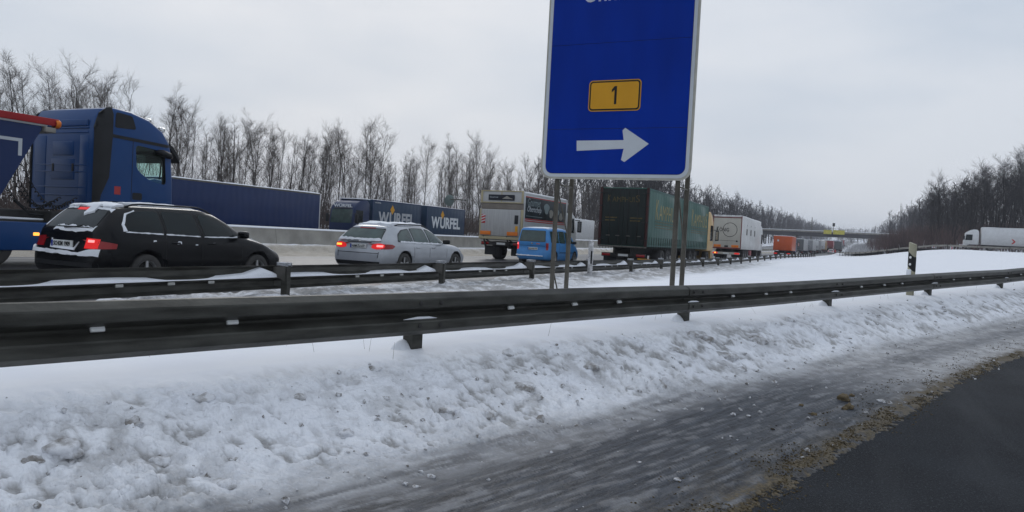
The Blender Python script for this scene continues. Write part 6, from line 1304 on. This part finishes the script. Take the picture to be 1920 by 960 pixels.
# --- opposite carriageway (heading towards the camera): rotated half a turn
nav = paint('navy_blue', (0.006, 0.020, 0.075), 0.12, gz=(0.8, 3.2), gcol=(0.06, 0.07, 0.09)); nav2 = paint('petrol_blue', (0.007, 0.032, 0.075), 0.12, gz=(0.8, 3.0), gcol=(0.06, 0.07, 0.09))
t = thing('curtain_trailer_lorry', 'deep blue curtain trailer with snowy roof edge beyond the median wall', 'lorry', (-39.3, 45.7, 0), math.pi)
dblue = paint('trailer_deep_blue', (0.002, 0.018, 0.088), 0.04, gz=(0.8, 3.0), gcol=(0.04, 0.05, 0.1)); folds(dblue); box_body(t, 0, 13.6, 0.95, 3.80, dblue, edge=None, snow=0.10)
for s in (-1, 1): MB().rbox((s * 1.275 - 0.012, 0, 3.70), (s * 1.275 + 0.012, 13.6, 3.81), 0.008).build('top_rail', MAT['post'], t)
for s in (-1, 1): MB().rbox((s * 1.26 - 0.03, -0.01, 0.95), (s * 1.26 + 0.03, 0.08, 3.80), 0.01).build('corner_post', MAT['white'], t)
for k in range(27): MB().box((-1.292, 0.3 + k * 0.5, 0.85), (-1.279, 0.36 + k * 0.5, 1.15)).build('curtain_strap', MAT['post'], t)
chassis(t, 0.2, 13.4, 0.6, 0.95); axles(t, (2.2, 3.5, 4.8)); axles(t, (12.2,)); axles(t, (15.4,), 1.22, dual=False); cab(t, 14.0, tblue, 1.22, 3.6); rear_bar(t, 0.05)
WR = 68.6
t = thing('drawbar_lorry', 'navy drawbar lorry with large white lettering and yellow diamonds', 'lorry', (-39.25, WR, 0), math.pi)
let = M('lettering_grey', (0.42, 0.43, 0.45), 0.6, 0, 0.12); letw = M('lettering_white', (0.66, 0.68, 0.70), 0.6, 0, 0.06)
folds(nav2, 'Y', 0.5, 0.12)
for y0, y1, m_, lm in ((0, 7.5, nav2, letw), (8.5, 16.2, nav2, let)):
    b = box_body(t, y0, y1, 0.95, 3.85, m_, edge=nav, snow=0.03); yt = y1 - 0.9
    lettering('W', b, 1.55, 1.12, (-1.280, yt, 1.75), 'left', lm, 0.035); lettering('URFEL', b, 4.0, 1.12, (-1.280, yt - 1.65, 1.75), 'left', lm, 0.035)
    MB().prism([(yt - 2.05 + 0.34 * a, 3.10 + 0.42 * c) for a, c in ((0, -1), (1, 0), (0, 1), (-1, 0))], 'x', -1.284, -1.276).build('diamond', MAT['signyellow'], b)
lettering('WÜRFEL', t, 0.9, 0.14, (-1.280, 15.9, 3.55), 'left', let, 0.02)
chassis(t, 0.2, 17.5); axles(t, (2.6, 4.0, 10.4, 11.7)); axles(t, (17.4,), 1.22, dual=False); rear_bar(t, 0.05)
P = cab(t, 16.5, nav, 1.24, 3.75, frontglass=2)
lettering('WÜRFEL', t, 1.9, 0.32, (0.95, 16.5 + 2.06, 3.02), 'front', letw, 0.03)
MB().rbox((-0.85, 18.5, 2.92), (0.85, 18.66, 2.98), 0.01).build('roof_edge_strip', MAT['post'], t)
MB().rbox((-1.24, 16.55, 3.76), (1.24, 17.6, 3.84), 0.03).build('snow_cover', MAT['snow'], t)
t = thing('white_trailer_lorry', 'plain white box lorry beyond the median wall behind the blue van', 'lorry', (-37.5, 105, float(zr(98))), math.pi)
box_body(t, 0, 13.6, 0.95, 3.95, MAT['white'], snow=0.05); chassis(t, 0.2, 13.4, 0.6, 0.95); axles(t, (2.2, 3.5, 4.8)); axles(t, (12.2,)); axles(t, (15.4,), 1.22, dual=False); cab(t, 14.0, dgy, 1.22, 3.6); rear_bar(t, 0.05)

# --- white lorry on the climbing road
LX, LY = 31.6, 150.5
t = thing('white_semi_lorry', 'long white semi trailer lorry passing in front of the right hand wood', 'lorry', (LX, LY, loop_z(LX - 8, LY + 0.3) + 0.06), math.radians(86.5))
box_body(t, 0, 13.6, 1.0, 4.0, MAT['white'], edge=paint('white_edge', (0.5, 0.5, 0.5), 0.2), snow=0.05)
MB().rbox((-1.279, 0, 0.92), (-1.268, 13.6, 1.0), 0.004).build('side_rail', MAT['chassis'], t); MB().prism([(9.0, 1.35), (9.25, 1.35), (8.9, 1.75), (9.25, 2.15), (9.0, 2.15), (8.62, 1.75)], 'x', -1.286, -1.278).build('red_emblem', chev, t)
chassis(t, 0.2, 13.4, 0.6, 1.0); axles(t, (2.2, 3.5, 4.8)); axles(t, (12.2,)); axles(t, (15.3,), 1.22, dual=False); cab(t, 13.9, MAT['white'], 1.22, 3.6); rear_bar(t, 0.05)

# ------------------------------------------------------------------ winter haze
hz = MB().box((-900, -60, -6), (900, 1500, 45)).build('haze', bpy.data.materials.new('haze'))
m = hz.data.materials[0]; m.use_nodes = True; m.node_tree.nodes.clear(); o_ = m.node_tree.nodes.new('ShaderNodeOutputMaterial'); v_ = m.node_tree.nodes.new('ShaderNodeVolumePrincipled')
v_.inputs['Color'].default_value = (0.86, 0.90, 1.0, 1); v_.inputs['Density'].default_value = 0.00042; v_.inputs['Anisotropy'].default_value = 0.2
m.node_tree.links.new(v_.outputs['Volume'], o_.inputs['Volume']); tag(hz, None, None, None, 'stuff')
